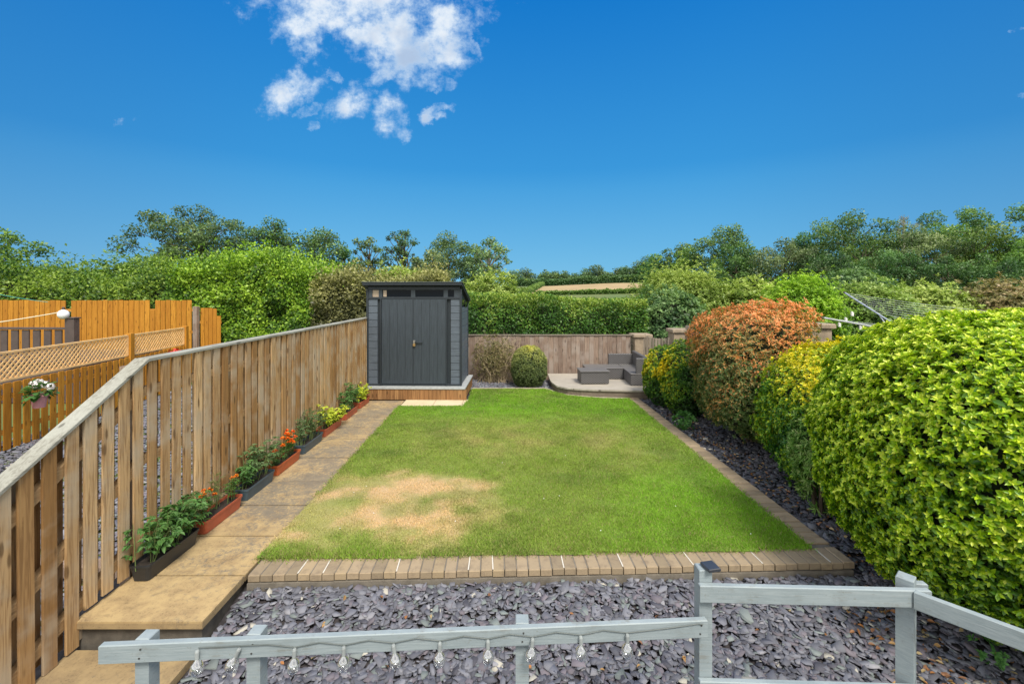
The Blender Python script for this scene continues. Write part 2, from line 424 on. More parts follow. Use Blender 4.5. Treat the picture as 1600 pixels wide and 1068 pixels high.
def make_lawn():
    st = .05; xs = np.arange(-2.5, 3.0, st); ys = np.arange(3.85, 11.0, st)
    X, Y = np.meshgrid(xs, ys); x = X.ravel(); y = Y.ravel()
    V = np.stack([x, y, .004+.008*fbm(x, y)], 1); nx = len(xs)
    I = (np.arange(len(ys)-1)[:, None]*nx+np.arange(nx-1)[None, :]).ravel()
    cx = x[I]+st/2; cy = y[I]+st/2; k = inpoly(cx, cy, LAWN); I = I[k]
    o = link('lawn', mk_mesh('lawn', V, np.stack([I, I+1, I+1+nx, I+nx], 1), lawn_rgb(x, y)*.75), M_soilgrass); tag(o, kind='structure')
    # blades
    n = 620000; x = rng.uniform(-2.6, 2.85, n); y = 3.86+(rng.random(n)**1.35)*7.05
    jit = .028
    k = inpoly(x+rng.normal(0, jit, n), y+rng.normal(0, jit, n), LAWN); x = x[k]; y = y[k]; n = len(x)
    dry, lush = lawn_mix(x, y)
    h = rng.uniform(.010, .026, n)*(1-.45*dry)*(.45+1.1*fbm(x*6, y*6)); w = rng.uniform(.0022, .0042, n)*(1+(y-4)*.13)
    edge = np.minimum(np.abs(x-pathr(y)), np.abs(y-3.96)); h = h*(1+.9*np.exp(-(edge/.06)**2)*fbm(x*9, y*9))
    a = rng.uniform(0, 2*np.pi, n); lean = rng.uniform(.2, 1.3, n)*h; b = rng.uniform(0, 2*np.pi, n)
    base = np.stack([x, y, np.full(n, .006)], 1)
    dx = np.stack([np.cos(a)*w, np.sin(a)*w, np.zeros(n)], 1)
    tip = base+np.stack([np.cos(b)*lean, np.sin(b)*lean, h], 1)
    V = np.stack([base-dx, base+dx, tip], 1).reshape(-1, 3)
    c = lawn_rgb(x+rng.normal(0, .05, n), y+rng.normal(0, .05, n))*rng.uniform(.75, 1.35, (n, 1))*(.85+.4*fbm(x*5, y*5, 3))[:, None]
    straw = rng.random(n) < .12+.15*np.exp(-(np.abs(y-3.98)/.10)**2); c[straw] = np.array([.42, .36, .16])*rng.uniform(.6, 1.1, (straw.sum(), 1))
    o = link('grass', mk_mesh('grass', V, np.arange(3*n).reshape(-1, 3), np.repeat(c, 3, 0)), M_grass); tag(o, kind='stuff')
    # daisies
    n = 12; mb = MB()
    for i in range(n):
        px = random.uniform(-2, 2.4); py = random.uniform(4.2, 6.5); mb.lathe((px, py, .028), [(.0, .004), (.005, .003), (.006, 0)], 6)
    o = mb.build('daisies', paint('daisy_white', (.8, .8, .76))); tag(o, 'tiny white daisies dotted through the lawn', 'flowers', kind='stuff')
make_lawn()

# slate chippings
def slate_chips(name, n, sample, hfun, size=(.018, .042), near=1.0, tint=1.0):
    x, y = sample(n); n = len(x); S = rng.uniform(size[0], size[1], n)*rng.choice([.5, .75, 1, 1, 1.4], n)
    K = 5
    ang = (np.arange(K)[None]+rng.uniform(-.44, .44, (n, K)))*2*np.pi/K+rng.uniform(0, 7, (n, 1))
    rad = rng.uniform(.6, 1.15, (n, K))*S[:, None]
    asp = rng.uniform(.38, .95, (n, 1))
    lx = np.cos(ang)*rad; ly = np.sin(ang)*rad*asp; th = (rng.uniform(.08, .2, n)*S)[:, None]
    top = np.stack([lx*.93, ly*.93, np.repeat(th/2, K, 1)+rng.normal(0, .04, (n, K))*S[:, None]], -1); bot = np.stack([lx, ly, np.repeat(-th/2, K, 1)], -1)
    P = np.concatenate([top, bot], 1)
    nz = unit(np.stack([rng.normal(0, .24, n), rng.normal(0, .24, n)-.05, np.ones(n)], 1))
    a = rng.uniform(0, 2*np.pi, n); t = np.stack([np.cos(a), np.sin(a), np.zeros(n)], 1)
    t = unit(t-nz*(t*nz).sum(1, keepdims=True)); b = np.cross(nz, t)
    W = P[..., 0:1]*t[:, None]+P[..., 1:2]*b[:, None]+P[..., 2:3]*nz[:, None]
    z = hfun(x, y)+rng.uniform(-.018, .018, n)
    W = W+np.stack([x, y, z], 1)[:, None]
    base = np.arange(n)[:, None]*2*K
    ft = base+np.arange(K)[None]
    i = np.arange(K); j = (i+1) % K
    side = np.stack([i, i+K, j+K, j], 1)
    fs = (base[:, :, None]+side[None]).reshape(-1, 4)
    pal = np.array([[.155, .160, .190], [.19, .195, .225], [.115, .118, .142], [.165, .148, .172], [.19, .22, .215], [.08, .08, .10], [.26, .26, .285]])*tint
    c = pal[rng.choice(len(pal), n, p=[.27, .2, .19, .14, .07, .08, .05])]*rng.uniform(.8, 1.2, (n, 1))
    odd = rng.random(n) < .012; c[odd] = np.array([.42, .40, .34])
    o = link(name, mk_mesh(name, W.reshape(-1, 3), [ft, fs], np.repeat(c, 2*K, 0)), M_slate)
    return o
def samp_front(n):
    x = rng.uniform(-2.35, 5.2, n); y = rng.uniform(2.0, 3.86, n)
    yf = 3.70+(x+2.14)*.0345
    k = (y < yf-.0) & ~((x < -2.19) & (y > 2.2)) 
    return x[k], y[k]
o = slate_chips('slate_chippings', 25000, samp_front, slate_h, (.023, .050), tint=.88)
tag(o, 'blue and plum slate chippings spread in front of the brick edging', 'gravel', kind='stuff')
def samp_right(n):
    x = rng.uniform(2.7, 5.6, n); y = 3.6+rng.random(n)**1.25*7.6
    k = (x > edin(y)+.235) & ((y > 3.9) | (x > 3.0)) & (y < 10.2+(x > 3.4)*.4)
    return x[k], y[k]
o = slate_chips('slate_mulch', 22000, samp_right, slate_h, (.022, .045), tint=.60)
tag(o, 'darker slate mulch along the shrub border right of the lawn', 'gravel', kind='stuff')
def samp_back(n):
    x = rng.uniform(-1.05, 1.0, n); y = rng.uniform(10.9, 12.05, n); return x, y
o = slate_chips('slate_bed', 3800, samp_back, lambda x, y: np.full_like(x, -.01), (.02, .045))
tag(o, 'slate bed along the weathered fence beside the shed', 'gravel', kind='stuff')
def samp_left(n):
    x = rng.uniform(-9.3, -3.3, n); y = rng.uniform(3.2, 13, n); return x, y
o = slate_chips('slate_ground', 24000, samp_left, lambda x, y: np.full_like(x, -.37), (.03, .065))
tag(o, 'slate chippings on the neighbouring plot beyond the boundary fence', 'gravel', kind='stuff')

# fallen leaves
def fallen():
    n = 520; q = rng.random(n)
    x = np.where(q < .62, 2.5+rng.gamma(2, .28, n), rng.uniform(-1.8, 3.2, n)); y = np.where(q < .62, rng.uniform(2.3, 3.7, n), rng.uniform(2.3, 3.65, n))
    k = (q < .62) | (rng.random(n) < .30); x, y = x[k], y[k]; m = 260
    yy = rng.uniform(3.6, 8.8, m); x = np.concatenate([x, edin(yy)+.3+rng.gamma(2, .12, m)]); y = np.concatenate([y, yy]); n = len(x)
    P = np.stack([x, y, slate_h(x, y)+.026], 1)
    N = unit(np.stack([rng.normal(0, .5, n), rng.normal(0, .5, n), np.ones(n)], 1)); a = rng.uniform(0, 7, n)
    T = np.stack([np.cos(a), np.sin(a), rng.normal(0, .2, n)], 1)
    pal = np.array([[.42, .19, .07], [.50, .30, .12], [.33, .16, .08], [.55, .42, .22], [.25, .13, .07]])
    c = pal[rng.integers(0, 5, n)]*rng.uniform(.7, 1.2, (n, 1))
    V, f, cc = leaves(P, N, T, rng.uniform(.03, .055, n), rng.uniform(.018, .03, n), c, 6)
    o = link('fallen_leaves', mk_mesh('fallen_leaves', V, f, cc), M_leaf); tag(o, 'brown fallen leaves scattered over the slate', 'leaves', kind='stuff')

# ------------------------------------------------------------------ foliage engine
def leaves(P, N, T, L, W, col, k=4, fold=.22, curl=.12):
    n = len(P); L = np.broadcast_to(L, n)[:, None]; W = np.broadcast_to(W, n)[:, None]
    T = unit(T-N*(T*N).sum(1, keepdims=True)*.35); N = unit(N-T*(N*T).sum(1, keepdims=True)); B = np.cross(N, T)
    if k == 4:
        V = np.stack([P, P+T*L*.5+B*W*.5+N*W*fold, P+T*L-N*L*curl, P+T*L*.5-B*W*.5+N*W*fold], 1)
        f = np.arange(n)[:, None]*4+np.arange(4)[None]
    else:
        V = np.stack([P, P+T*L*.32+B*W*.46+N*W*fold, P+T*L*.68+B*W*.40+N*(W*fold-L*curl*.4), P+T*L-N*L*curl*1.6,
                      P+T*L*.68-B*W*.40+N*(W*fold-L*curl*.4), P+T*L*.32-B*W*.46+N*W*fold], 1)
        b = np.arange(n)[:, None]*6
        f = np.concatenate([b+np.array([[0, 1, 2, 3]]), b+np.array([[0, 3, 4, 5]])])
    return V.reshape(-1, 3), f, np.repeat(col, V.shape[1], 0)
fallen()

def pal_pick(pal, t):
    """pal list of rgb, t in 0..1 -> interpolated"""
    pal = np.array(pal, float); t = np.clip(t, 0, .9999)*(len(pal)-1); i = t.astype(int); f = (t-i)[:, None]
    return pal[i]*(1-f)+pal[i+1]*f

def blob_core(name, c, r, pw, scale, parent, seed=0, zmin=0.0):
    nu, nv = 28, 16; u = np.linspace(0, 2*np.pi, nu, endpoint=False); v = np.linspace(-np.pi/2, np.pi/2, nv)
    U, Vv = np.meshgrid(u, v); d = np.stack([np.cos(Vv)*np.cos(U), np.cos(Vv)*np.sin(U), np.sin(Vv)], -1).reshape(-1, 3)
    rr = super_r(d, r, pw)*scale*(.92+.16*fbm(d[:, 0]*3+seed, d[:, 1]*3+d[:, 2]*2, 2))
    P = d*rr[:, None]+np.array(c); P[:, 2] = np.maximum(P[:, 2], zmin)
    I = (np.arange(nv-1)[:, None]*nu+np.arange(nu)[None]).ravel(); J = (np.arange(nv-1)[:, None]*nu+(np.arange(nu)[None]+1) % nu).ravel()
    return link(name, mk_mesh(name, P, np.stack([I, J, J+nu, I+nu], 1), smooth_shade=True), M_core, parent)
def super_r(d, r, pw):
    q = (np.abs(d[:, 0])/r[0])**pw+(np.abs(d[:, 1])/r[1])**pw+(np.abs(d[:, 2])/r[2])**pw
    return q**(-1/pw)

def shrub(name, label, cat, c, r, pw, nshoot, per, L, W, palfun, seed=0, lump=.12, lumpf=2.5, spread=1.0, depth=.28, upw=.35, mat=None, k=6, core=.80, group=None, zmin=0.0, stems=True, hair=0.0, shape=None):
    """c = centre; r = semi axes. Shoots sit on a lumpy super-ellipsoid, each a small whorl of leaves"""
    root = empty(name, (c[0], c[1], zmin), label, cat, group)
    g = np.random.default_rng(seed+100)
    d = unit(g.normal(size=(nshoot, 3)))
    # keep density even on the surface
    rad = super_r(d, r, pw)
    lum = fbm(d[:, 0]*lumpf+seed*3.1+5, d[:, 1]*lumpf+d[:, 2]*lumpf*1.3+seed*1.7, 4)-.5
    dep = g.random(nshoot)**1.8*depth
    rr = rad*(1+lump*2*lum)*(1-dep)+hair*np.abs(g.normal(size=nshoot))*(g.random(nshoot) < .3)
    P = d*rr[:, None]
    if shape is not None: P = shape(P)
    P = P+np.array(c); kz = P[:, 2] > zmin+.01
    P, d, dep, lum = P[kz], d[kz], dep[kz], lum[kz]; n = len(P)
    nrm = unit(d/np.array(r)**1.2)
    D = unit(nrm+np.array([0, 0, upw])+g.normal(0, .28, (n, 3)))
    # whorl
    ref = unit(g.normal(size=(n, 3))); A = unit(np.cross(D, ref)); B = np.cross(D, A)
    idx = np.repeat(np.arange(n), per); m = len(idx); ph = np.tile(np.arange(per), n)*2.4+np.repeat(g.uniform(0, 7, n), per)
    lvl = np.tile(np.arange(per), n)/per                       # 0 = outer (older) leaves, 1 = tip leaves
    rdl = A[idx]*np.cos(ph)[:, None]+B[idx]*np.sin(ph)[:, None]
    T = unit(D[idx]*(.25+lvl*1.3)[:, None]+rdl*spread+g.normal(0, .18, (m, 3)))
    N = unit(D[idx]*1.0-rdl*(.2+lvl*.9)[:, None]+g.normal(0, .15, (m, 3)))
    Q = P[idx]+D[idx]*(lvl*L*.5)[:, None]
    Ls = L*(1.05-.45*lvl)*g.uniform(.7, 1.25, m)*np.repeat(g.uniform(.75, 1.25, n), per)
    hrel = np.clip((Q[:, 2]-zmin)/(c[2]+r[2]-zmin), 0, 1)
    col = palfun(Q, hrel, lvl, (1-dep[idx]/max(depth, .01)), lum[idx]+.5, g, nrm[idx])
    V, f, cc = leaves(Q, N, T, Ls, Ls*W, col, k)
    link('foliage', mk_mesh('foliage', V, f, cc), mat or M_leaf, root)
    if core: 
        bc = blob_core('twigs_or_core', c, [q*1.0 for q in r], pw, core*(1-lump*.6), root, seed, zmin)  # opaque core added to block light and darken the shrub's inside
    if stems:
        mb = MB()
        for i in range(6):
            a = i*1.05+seed; e = (c[0]+math.cos(a)*r[0]*.55, c[1]+math.sin(a)*r[1]*.55, c[2]+r[2]*.2)
            s0 = (c[0]+math.cos(a)*.06, c[1]+math.sin(a)*.06, zmin-.03); md = [(s0[j]*.5+e[j]*.5) for j in range(3)]; md[2] -= .1
            mb.tube([s0, md, e], [.022, .016, .008], 6)
        mb.build('stem', M_bark, root)
    return root

def jit(c, g, n, a=.25): return c*g.uniform(1-a, 1+a, (n, 1))

# ------------------------------------------------------------------ paving
def make_paving():
    m, g, b, out = new_mat('sandstone_paving'); p = objc(g); r = isl(g)
    x, y, z = g.sep(p)
    base = g.mix(r, (.53, .385, .185), (.44, .32, .155))
    n = g.noise(p, 1.3, 6, .65); n2 = g.noise(p, 30, 5, .75); n3 = g.noise(p, 5, 5, .7)
    base = g.mix(g.mr(n3, .35, .7), base, (.33, .23, .115))
    n5 = g.noise(p, 11, 6, .8, .6)
    base = g.mix(g.m('MULTIPLY', g.mr(n5, .5, .66), .55), base, (.24, .175, .09))
    # lichen and algae blackening where water lies, strongest further along
    st = g.m('ADD', g.m('ADD', .03, n), g.m('MULTIPLY', g.m('SUBTRACT', n2, .5), .95)); st = g.m('ADD', st, g.m('MULTIPLY', g.m('SUBTRACT', n5, .5), .7))
    fy = g.mr(y, 3.6, 5.2, -.10, .10); fy = g.m('SUBTRACT', fy, g.mr(g.m('ADD', x, g.m('MULTIPLY', y, .018)), -2.72, -3.0, 0.0, .17))
    st = g.m('ADD', st, fy)
    c = g.mix(g.m('MULTIPLY', g.mr(st, .44, .70), .70), base, (.15, .142, .125))
    n6 = g.noise(p, 55, 4, .8); c = g.mix(g.m('MULTIPLY', g.mr(g.m('ADD', g.m('MULTIPLY', n6, .7), g.m('MULTIPLY', n3, .3)), .54, .62), .6), c, (.15, .11, .06))
    c = g.mix(g.m('MULTIPLY', g.mr(n2, .60, .74), .7), c, (.10, .085, .06))
    c = g.mix(g.m('MULTIPLY', g.mr(z, -.008, -.02), .45), c, (.16, .12, .07))
    g.put(b.inputs['Base Color'], c); b.inputs['Roughness'].default_value = .85; bump(g, b, n2, .3, .004)
    mb = MB()
    ys = [3.19, 3.72, 4.32, 4.94, 5.56, 6.36, 7.15, 7.8, 8.45, 9.1, 9.72]
    for i in range(len(ys)-1):
        y0, y1 = ys[i]+.009, ys[i+1]-.009
        l0, l1, r0, r1 = fx(y0)+.005, fx(y1)+.005, pathr(y0), pathr(y1)
        dz = random.uniform(-.003, .003)
        mb.add([(l0, y0, -.055), (r0, y0, -.055), (r1, y1, -.055), (l1, y1, -.055), (l0, y0, dz), (r0, y0, dz+.002), (r1, y1, dz+.002), (l1, y1, dz)],
               [(3, 2, 1, 0), (4, 5, 6, 7), (0, 1, 5, 4), (1, 2, 6, 5), (2, 3, 7, 6), (3, 0, 4, 7)])
    for y0, y1 in ((2.62, 3.20), (2.02, 2.61)):
        mb.add([(fx(y0), y0, -.26), (pathr(y0)-.03, y0, -.26), (pathr(y1)-.03, y1, -.26), (fx(y1), y1, -.26), (fx(y0), y0, -.205), (pathr(y0)-.03, y0, -.205), (pathr(y1)-.03, y1, -.205), (fx(y1), y1, -.205)],
               [(3, 2, 1, 0), (4, 5, 6, 7), (0, 1, 5, 4), (1, 2, 6, 5), (2, 3, 7, 6), (3, 0, 4, 7)])
    o = mb.build('path', m); tag(o, kind='structure')
    # joint bedding under slabs
    o = MB().prism([(fx(3.24), 3.24), (pathr(3.24)-.03, 3.24), (pathr(9.7)-.03, 9.7), (fx(9.7), 9.7)], -.4, -.0552).build('path_base', paint('mortar', (.09, .08, .065), (.07, .06, .05), .95, .3, 9, .7, .7)); tag(o, kind='structure')
    # pale newer slabs before the shed
    pm = paint('pale_paving', (.60, .51, .34), (.45, .36, .22), .85, .08, 3, .4, .3)
    mb = MB()
    x0 = pathr(9.4)+.01
    for w, yb in ((.66, 9.8), (.60, 9.8)):
        mb.box((x0+w/2, 9.505, -.024), (w-.008, .56, .05), ch=.004); x0 += w
    mb.box((x0+.1, 9.52, -.026), (.19, .56, .05))
    o = mb.build('shed_paving', pm); tag(o, kind='structure')
make_paving()

def make_edging():
    m, g, b, out = new_mat('edging_brick'); p = objc(g); r = isl(g)
    n = g.noise(p, 9, 5, .7); n2 = g.noise(p, 60, 4, .7)
    c = g.mix(r, (.36, .275, .175), (.25, .195, .125))
    c = g.mix(g.m('MULTIPLY', g.mr(g.m('FRACT', g.m('MULTIPLY', r, 5.7)), .6, 1), .5), c, (.40, .30, .17))
    c = g.mix(g.m('MULTIPLY', g.mr(n, .45, .7), .6), c, (.17, .13, .09))
    c = g.mix(g.m('MULTIPLY', g.mr(n2, .6, .8), .5), c, (.36, .33, .28))
    g.put(b.inputs['Base Color'], c); b.inputs['Roughness'].default_value = .9; bump(g, b, n2, .4, .003)
    mb = MB()
    A = Vector((-2.20, 3.835, 0)); B = Vector((2.98, 4.012, 0)); d = (B-A).normalized(); ang = math.atan2(d.y, d.x); L = (B-A).length
    n = int(L/.101); 
    for i in range(n):
        c = A+d*(i+.5)*L/n; dz = random.uniform(-.004, .002); t = random.uniform(-.012, .012)
        mb.box((c.x, c.y+random.uniform(-.005, .005), -.028+dz), (.094, .235, .058), ang+t, ch=.005)
    y = 4.19
    while y < 9.95:
        mb.box((edin(y)+.115, y+.05, -.028+random.uniform(-.004, .002)), (.235, .094, .058), .03+random.uniform(-.01, .01), ch=.005); y += .101
    o = mb.build('brick_edging', m); tag(o, kind='structure')
    mm = paint('edging_mortar', (.17, .15, .12), (.07, .06, .045), .95, .2, 12, .6, .6)
    mb = MB(); mb.beam((A.x, A.y+.01, -.035), (B.x-.02, B.y+.01, -.035), .215, .060)
    mb.beam((edin(4.2)+.115, 4.14, -.046), (edin(9.95)+.115, 9.95, -.046), .215, .07)
    mb.beam((A.x, A.y-.004, -.165), (B.x-.02, B.y-.004, -.165), .245, .20)
    o = mb.build('edging_foundation', mm); tag(o, kind='structure')
    # white repointed joints
    mb = MB()
    for t in (.085, .118, .245, .355, .39, .505, .60, .72, .84, .955):
        i = round(t*n); c = A+d*(i)*L/n; mb.box((c.x, c.y, -.001), (.010, .20, .004), ang+random.uniform(-.04, .04))
    o = mb.build('pointing', paint('white_mortar', (.62, .58, .50), (.4, .35, .28), .9, .1, 40, .6)); tag(o, kind='structure')
    # back edging of lawn, thin pale kerb
    mb = MB(); mb.beam((-.96, 10.87, .0), (.83, 10.87, .0), .05, .05)
    for a, b_ in (((.83, 10.87), (1.0, 10.57)), ((1.0, 10.57), (1.32, 10.17)), ((1.32, 10.17), (1.9, 9.95)), ((1.9, 9.95), (2.55, 9.88))):
        mb.beam((a[0]+.0, a[1], .0), (b_[0], b_[1], .0), .07, .03)
    o = mb.build('lawn_kerb', paint('kerb_stone', (.40, .35, .26), (.2, .18, .14), .9, .2, 9, .5)); tag(o, kind='structure')
make_edging()

# near patio paving below the viewer (continues the lower level)
o = MB().box((0, -.6, -.55), (14, 5.0, .5)).build('patio', paint('patio_stone', (.40, .33, .22), (.2, .17, .12), .9, .15, 3, .5)); tag(o, kind='structure')

# ------------------------------------------------------------------ left boundary fence
def ftop(y): return 1.765 if y > 3.83 else 1.765-(3.83-y)*.565
def fbot(y): return .02 if y > 3.2 else -.19
def make_left_fence():
    root = empty('boundary_fence', (fx(5), 5, 0), 'long brown timber fence beside the path, its grey capping sloping down at the near end', 'fence')
    mb = MB(); mr_ = MB(); y = 2.15
    pitch = .1455
    i = 0
    while y < 11.4:
        for (off, bx, dst, w) in ((0, .022, mb, .095), (pitch/2+.052, -.075, mr_, .095)):
            yy = y+off; x = fx(yy)+bx; w2 = w+random.uniform(-.008, .004); yy += random.uniform(-.005, .005)
            t0 = ftop(yy-w2/2)-.012; t1 = ftop(yy+w2/2)-.012; b0 = fbot(yy)+random.uniform(-.01, .02)
            h = .009; lean = random.uniform(-.010, .010); x += random.uniform(-.003, .003)
            v = [(x-h, yy-w2/2, b0), (x+h, yy-w2/2, b0), (x+h, yy+w2/2, b0), (x-h, yy+w2/2, b0),
                 (x-h, yy-w2/2+lean, t0), (x+h, yy-w2/2+lean, t0), (x+h, yy+w2/2+lean, t1), (x-h, yy+w2/2+lean, t1)]
            dst.add(v, [(3, 2, 1, 0), (4, 5, 6, 7), (0, 1, 5, 4), (1, 2, 6, 5), (2, 3, 7, 6), (3, 0, 4, 7)])
        y += pitch; i += 1
    mb.build('boards', M_fence, root); mr_.build('rear_boards', M_fence, root)
    for h in (.28, .92, 1.50):
        m2 = MB(); m2.beam((fx(3.83)-.018, 3.83, h), (fx(11.4)-.018, 11.4, h), .055, .075)
        m2.beam((fx(2.15)-.018, 2.15, h-(3.83-2.15)*.565+( .35 if h < .3 else 0)), (fx(3.83)-.018, 3.835, h), .055, .075)
        m2.build('rail', M_fenceX, root)
    for y in (3.83, 5.66, 7.49, 9.32, 11.1, 2.3):
        MB().box((fx(y)-.12, y, (ftop(y)-.45)/2-.02), (.09, .09, ftop(y)+.4)).build('post', M_back, root)
    MB().beam((fx(3.83)-.02, 3.84, ftop(3.83)+.002), (fx(11.4)-.02, 11.4, ftop(11)+.002), .125, .026, ch=.003).build('capping', M_cap, root)
    MB().beam((fx(2.15)-.02, 2.15, ftop(2.15)+.004), (fx(3.83)-.02, 3.85, ftop(3.83)+.008), .125, .026, ch=.003).build('capping', M_cap, root)
    MB().beam((fx(3.3)-.0, 3.22, -.1), (fx(11)-.0, 11, -.02), .07, .10).build('gravel_board', M_stone, root)
make_left_fence()

# ------------------------------------------------------------------ neighbour's plot, left
def f2(y): return (-8.69-.153*(y-7.6), y)
def make_lattice_fence():
    y0, y1 = 4.6, 13.1
    root = empty('lattice_fence', (*f2(9), -.38), 'honey coloured picket fence with a diagonal lattice top on the neighbouring plot', 'fence')
    mb = MB(); y = y0; ang = math.atan2(1, -.153)-math.pi/2
    while y < y1:
        x = f2(y)[0]+.03; hgt = .80-random.uniform(0, .02)
        mb.box((x, y, (hgt-.36)/2), (.018, .125, hgt+.36), ang, ch=.004); y += .182
    mb.build('pickets', M_honey, root)
    mb = MB(); y = y0+.09
    while y < y1:
        mb.box((f2(y)[0]-.045, y, .2), (.016, .125, 1.12), ang); y += .182
    mb.build('rear_pickets', M_honey, root)
    for h in (-.05, .55, .73):
        MB().beam((*f2(y0), h), (*f2(y1), h), .05, .08).build('rail', M_honeyY, root)
    posts = [4.7, 7.2, 10.75, 13.05]
    for y in posts:
        MB().box((*f2(y), .48), (.13, .13, 1.76), ang, ch=.006).build('post', M_honey, root)
    for a, b in zip(posts[:-1], posts[1:]):
        fr = MB(); xa, xb = f2(a+.09), f2(b-.09)
        zb, zt = .84, 1.31
        for z in (zb, zt): fr.beam((*xa, z), (*xb, z), .045, .035)
        for q in (xa, xb): fr.beam((*q, zb), (*q, zt), .045, .035, up=(1, 0, 0))
        f = fr.build('lattice_frame', M_lat, root)
        lt = MB(); L = math.hypot(xb[0]-xa[0], xb[1]-xa[1]); H = zt-zb; s = -H
        def pt(s_): t = s_/L; return (xa[0]+(xb[0]-xa[0])*t, xa[1]+(xb[1]-xa[1])*t)
        while s < L:
            for sg in (1, -1):
                u0, v0, u1, v1 = s, 0, s+H, H
                if u0 < 0: v0 -= u0; u0 = 0
                if u1 > L: v1 -= (u1-L); u1 = L
                if u1-u0 > .03:
                    if sg == 1: pa, pb, za, z2 = u0, u1, zb+v0, zb+v1
                    else: pa, pb, za, z2 = u0, u1, zt-v0, zt-v1
                    A = pt(pa); B_ = pt(pb); o_ = .008*sg
                    lt.beam((A[0]+o_, A[1], za), (B_[0]+o_, B_[1], z2), .010, .028)
            s += .105
        lt.build('lattice', M_lat, f)
make_lattice_fence()

def make_tall_fence():
    root = empty('plank_fence', (-13, 14.2, -.4), 'tall orange stained plank fence at the end of the neighbouring plot, with one short board', 'fence')
    mb = MB(); x = -20.0; i = 0
    while x < -10.0:
        px = 800+x*50
        top = 2.09+random.uniform(-.012, .012)
        if 234 < px+4 < 241.5: top = 1.80
        if not (103 < px+3 < 110): mb.box((x+.075, 14.0, (top-.4)/2), (.145, .02, top+.4), random.uniform(-.01, .01), ch=.004)
        x += .164
    mb.build('boards', M_honey, root)
    for h in (.3, 1.1, 1.78): MB().beam((-20, 14.04, h), (-9.95, 14.04, h), .05, .08, ch=0).build('rail', M_honeyY, root)
    mb = MB(); x = -15
    mb.box((-9.87, 14.0, .75), (.13, .13, 2.3), ch=.01)
    mb.build('post', M_back, root)
    r2 = empty('plank_fence', (-9.4, 14.1, -.4), 'short separate run of orange planks next to the grey post by the hedge', 'fence')
    mb = MB(); x = -9.77
    for k, t in enumerate((1.85, 1.85, 1.85, 1.83, 1.6)):
        mb.box((x+.07, 14.05, (t-.4)/2), (.115, .02, t+.4)); x += .127
    mb.build('boards', M_honey, r2)
    for h in (.3, 1.4): MB().beam((-9.85, 14.1, h), (-9.15, 14.1, h), .05, .08).build('rail', M_honeyY, r2)
make_tall_fence()

def make_deck_rail():
    o = MB().box((-12.5, 12.4, .1), (3.6, 2.6, 1.0)).build('raised_deck', M_comp); tag(o, kind='structure')
    root = empty('deck_railing', (-10.8, 11.05, .6), 'dark brown composite deck railing with wide balusters behind the lattice', 'railing')
    MB().box((-10.8, 11.0, 1.12), (.23, .14, 1.16), ch=.01).build('post', M_comp, root)
    MB().box((-10.8, 11.0, 1.715), (.27, .18, .03), ch=.006).build('post_cap', M_comp, root)
    MB().beam((-10.9, 11.0, 1.455), (-15.5, 11.0, 1.47), .09, .05, ch=.006).build('handrail', M_comp, root)
    MB().beam((-10.9, 11.0, .7), (-15.5, 11.0, .7), .06, .06).build('bottom_rail', M_comp, root)
    x = -11.13
    while x > -15.4:
        MB().box((x, 11.0, 1.06), (.17, .03, .72), ch=.004).build('baluster', M_comp, root); x -= .268
make_deck_rail()

# cords and hanging globe
def cord(name, a, b, sag, r, mat, label, cat='cord'):
    pts = []
    for i in range(13):
        t = i/12; p = Vector(a).lerp(Vector(b), t); p.z -= sag*4*t*(1-t); pts.append(p)
    o = MB().tube(pts, r, 6).build(name, mat); tag(o, label, cat); return o
M_cordw = paint('cream_cord', (.75, .68, .5)); M_cordg = paint('green_line', (.05, .33, .27))
cord('washing_line', atZ(-90, 514, 10.9), atZ(97, 487, 11.0), .03, .012, M_cordw, 'cream cord running up to the white globe lantern beside the deck post')
cord('washing_line', atZ(-90, 440, 12.4), atZ(75, 472, 13.9), .05, .010, M_cordg, 'thin green washing line crossing in front of the left hedge')
gl = empty('globe_lantern', atZ(99, 491, 10.9), 'white globe lantern hanging above the dark deck post', 'lantern')
c = atZ(99, 491, 10.9)
MB().lathe(c, [(.001, -.11)]+[(.115*math.cos(a), .115*math.sin(a)) for a in np.linspace(-1.4, 1.35, 12)]+[(.02, .13), (.001, .13)], 20).build('globe', paint('white_globe', (.82, .84, .88), None, .4, .03), gl, sm=True)
MB().lathe(c, [(.03, .12), (.03, .17), (.012, .18), (.001, .18)], 10).build('hanger', M_comp, gl)

# sleeper at the edge of neighbour gravel
o = MB().beam((-5.2, 4.3, -.28), (-3.5, 4.25, -.28), .14, .12, ch=.01).build('timber_sleeper', M_back); tag(o, 'grey timber sleeper edging the slate beyond the capping', 'sleeper')

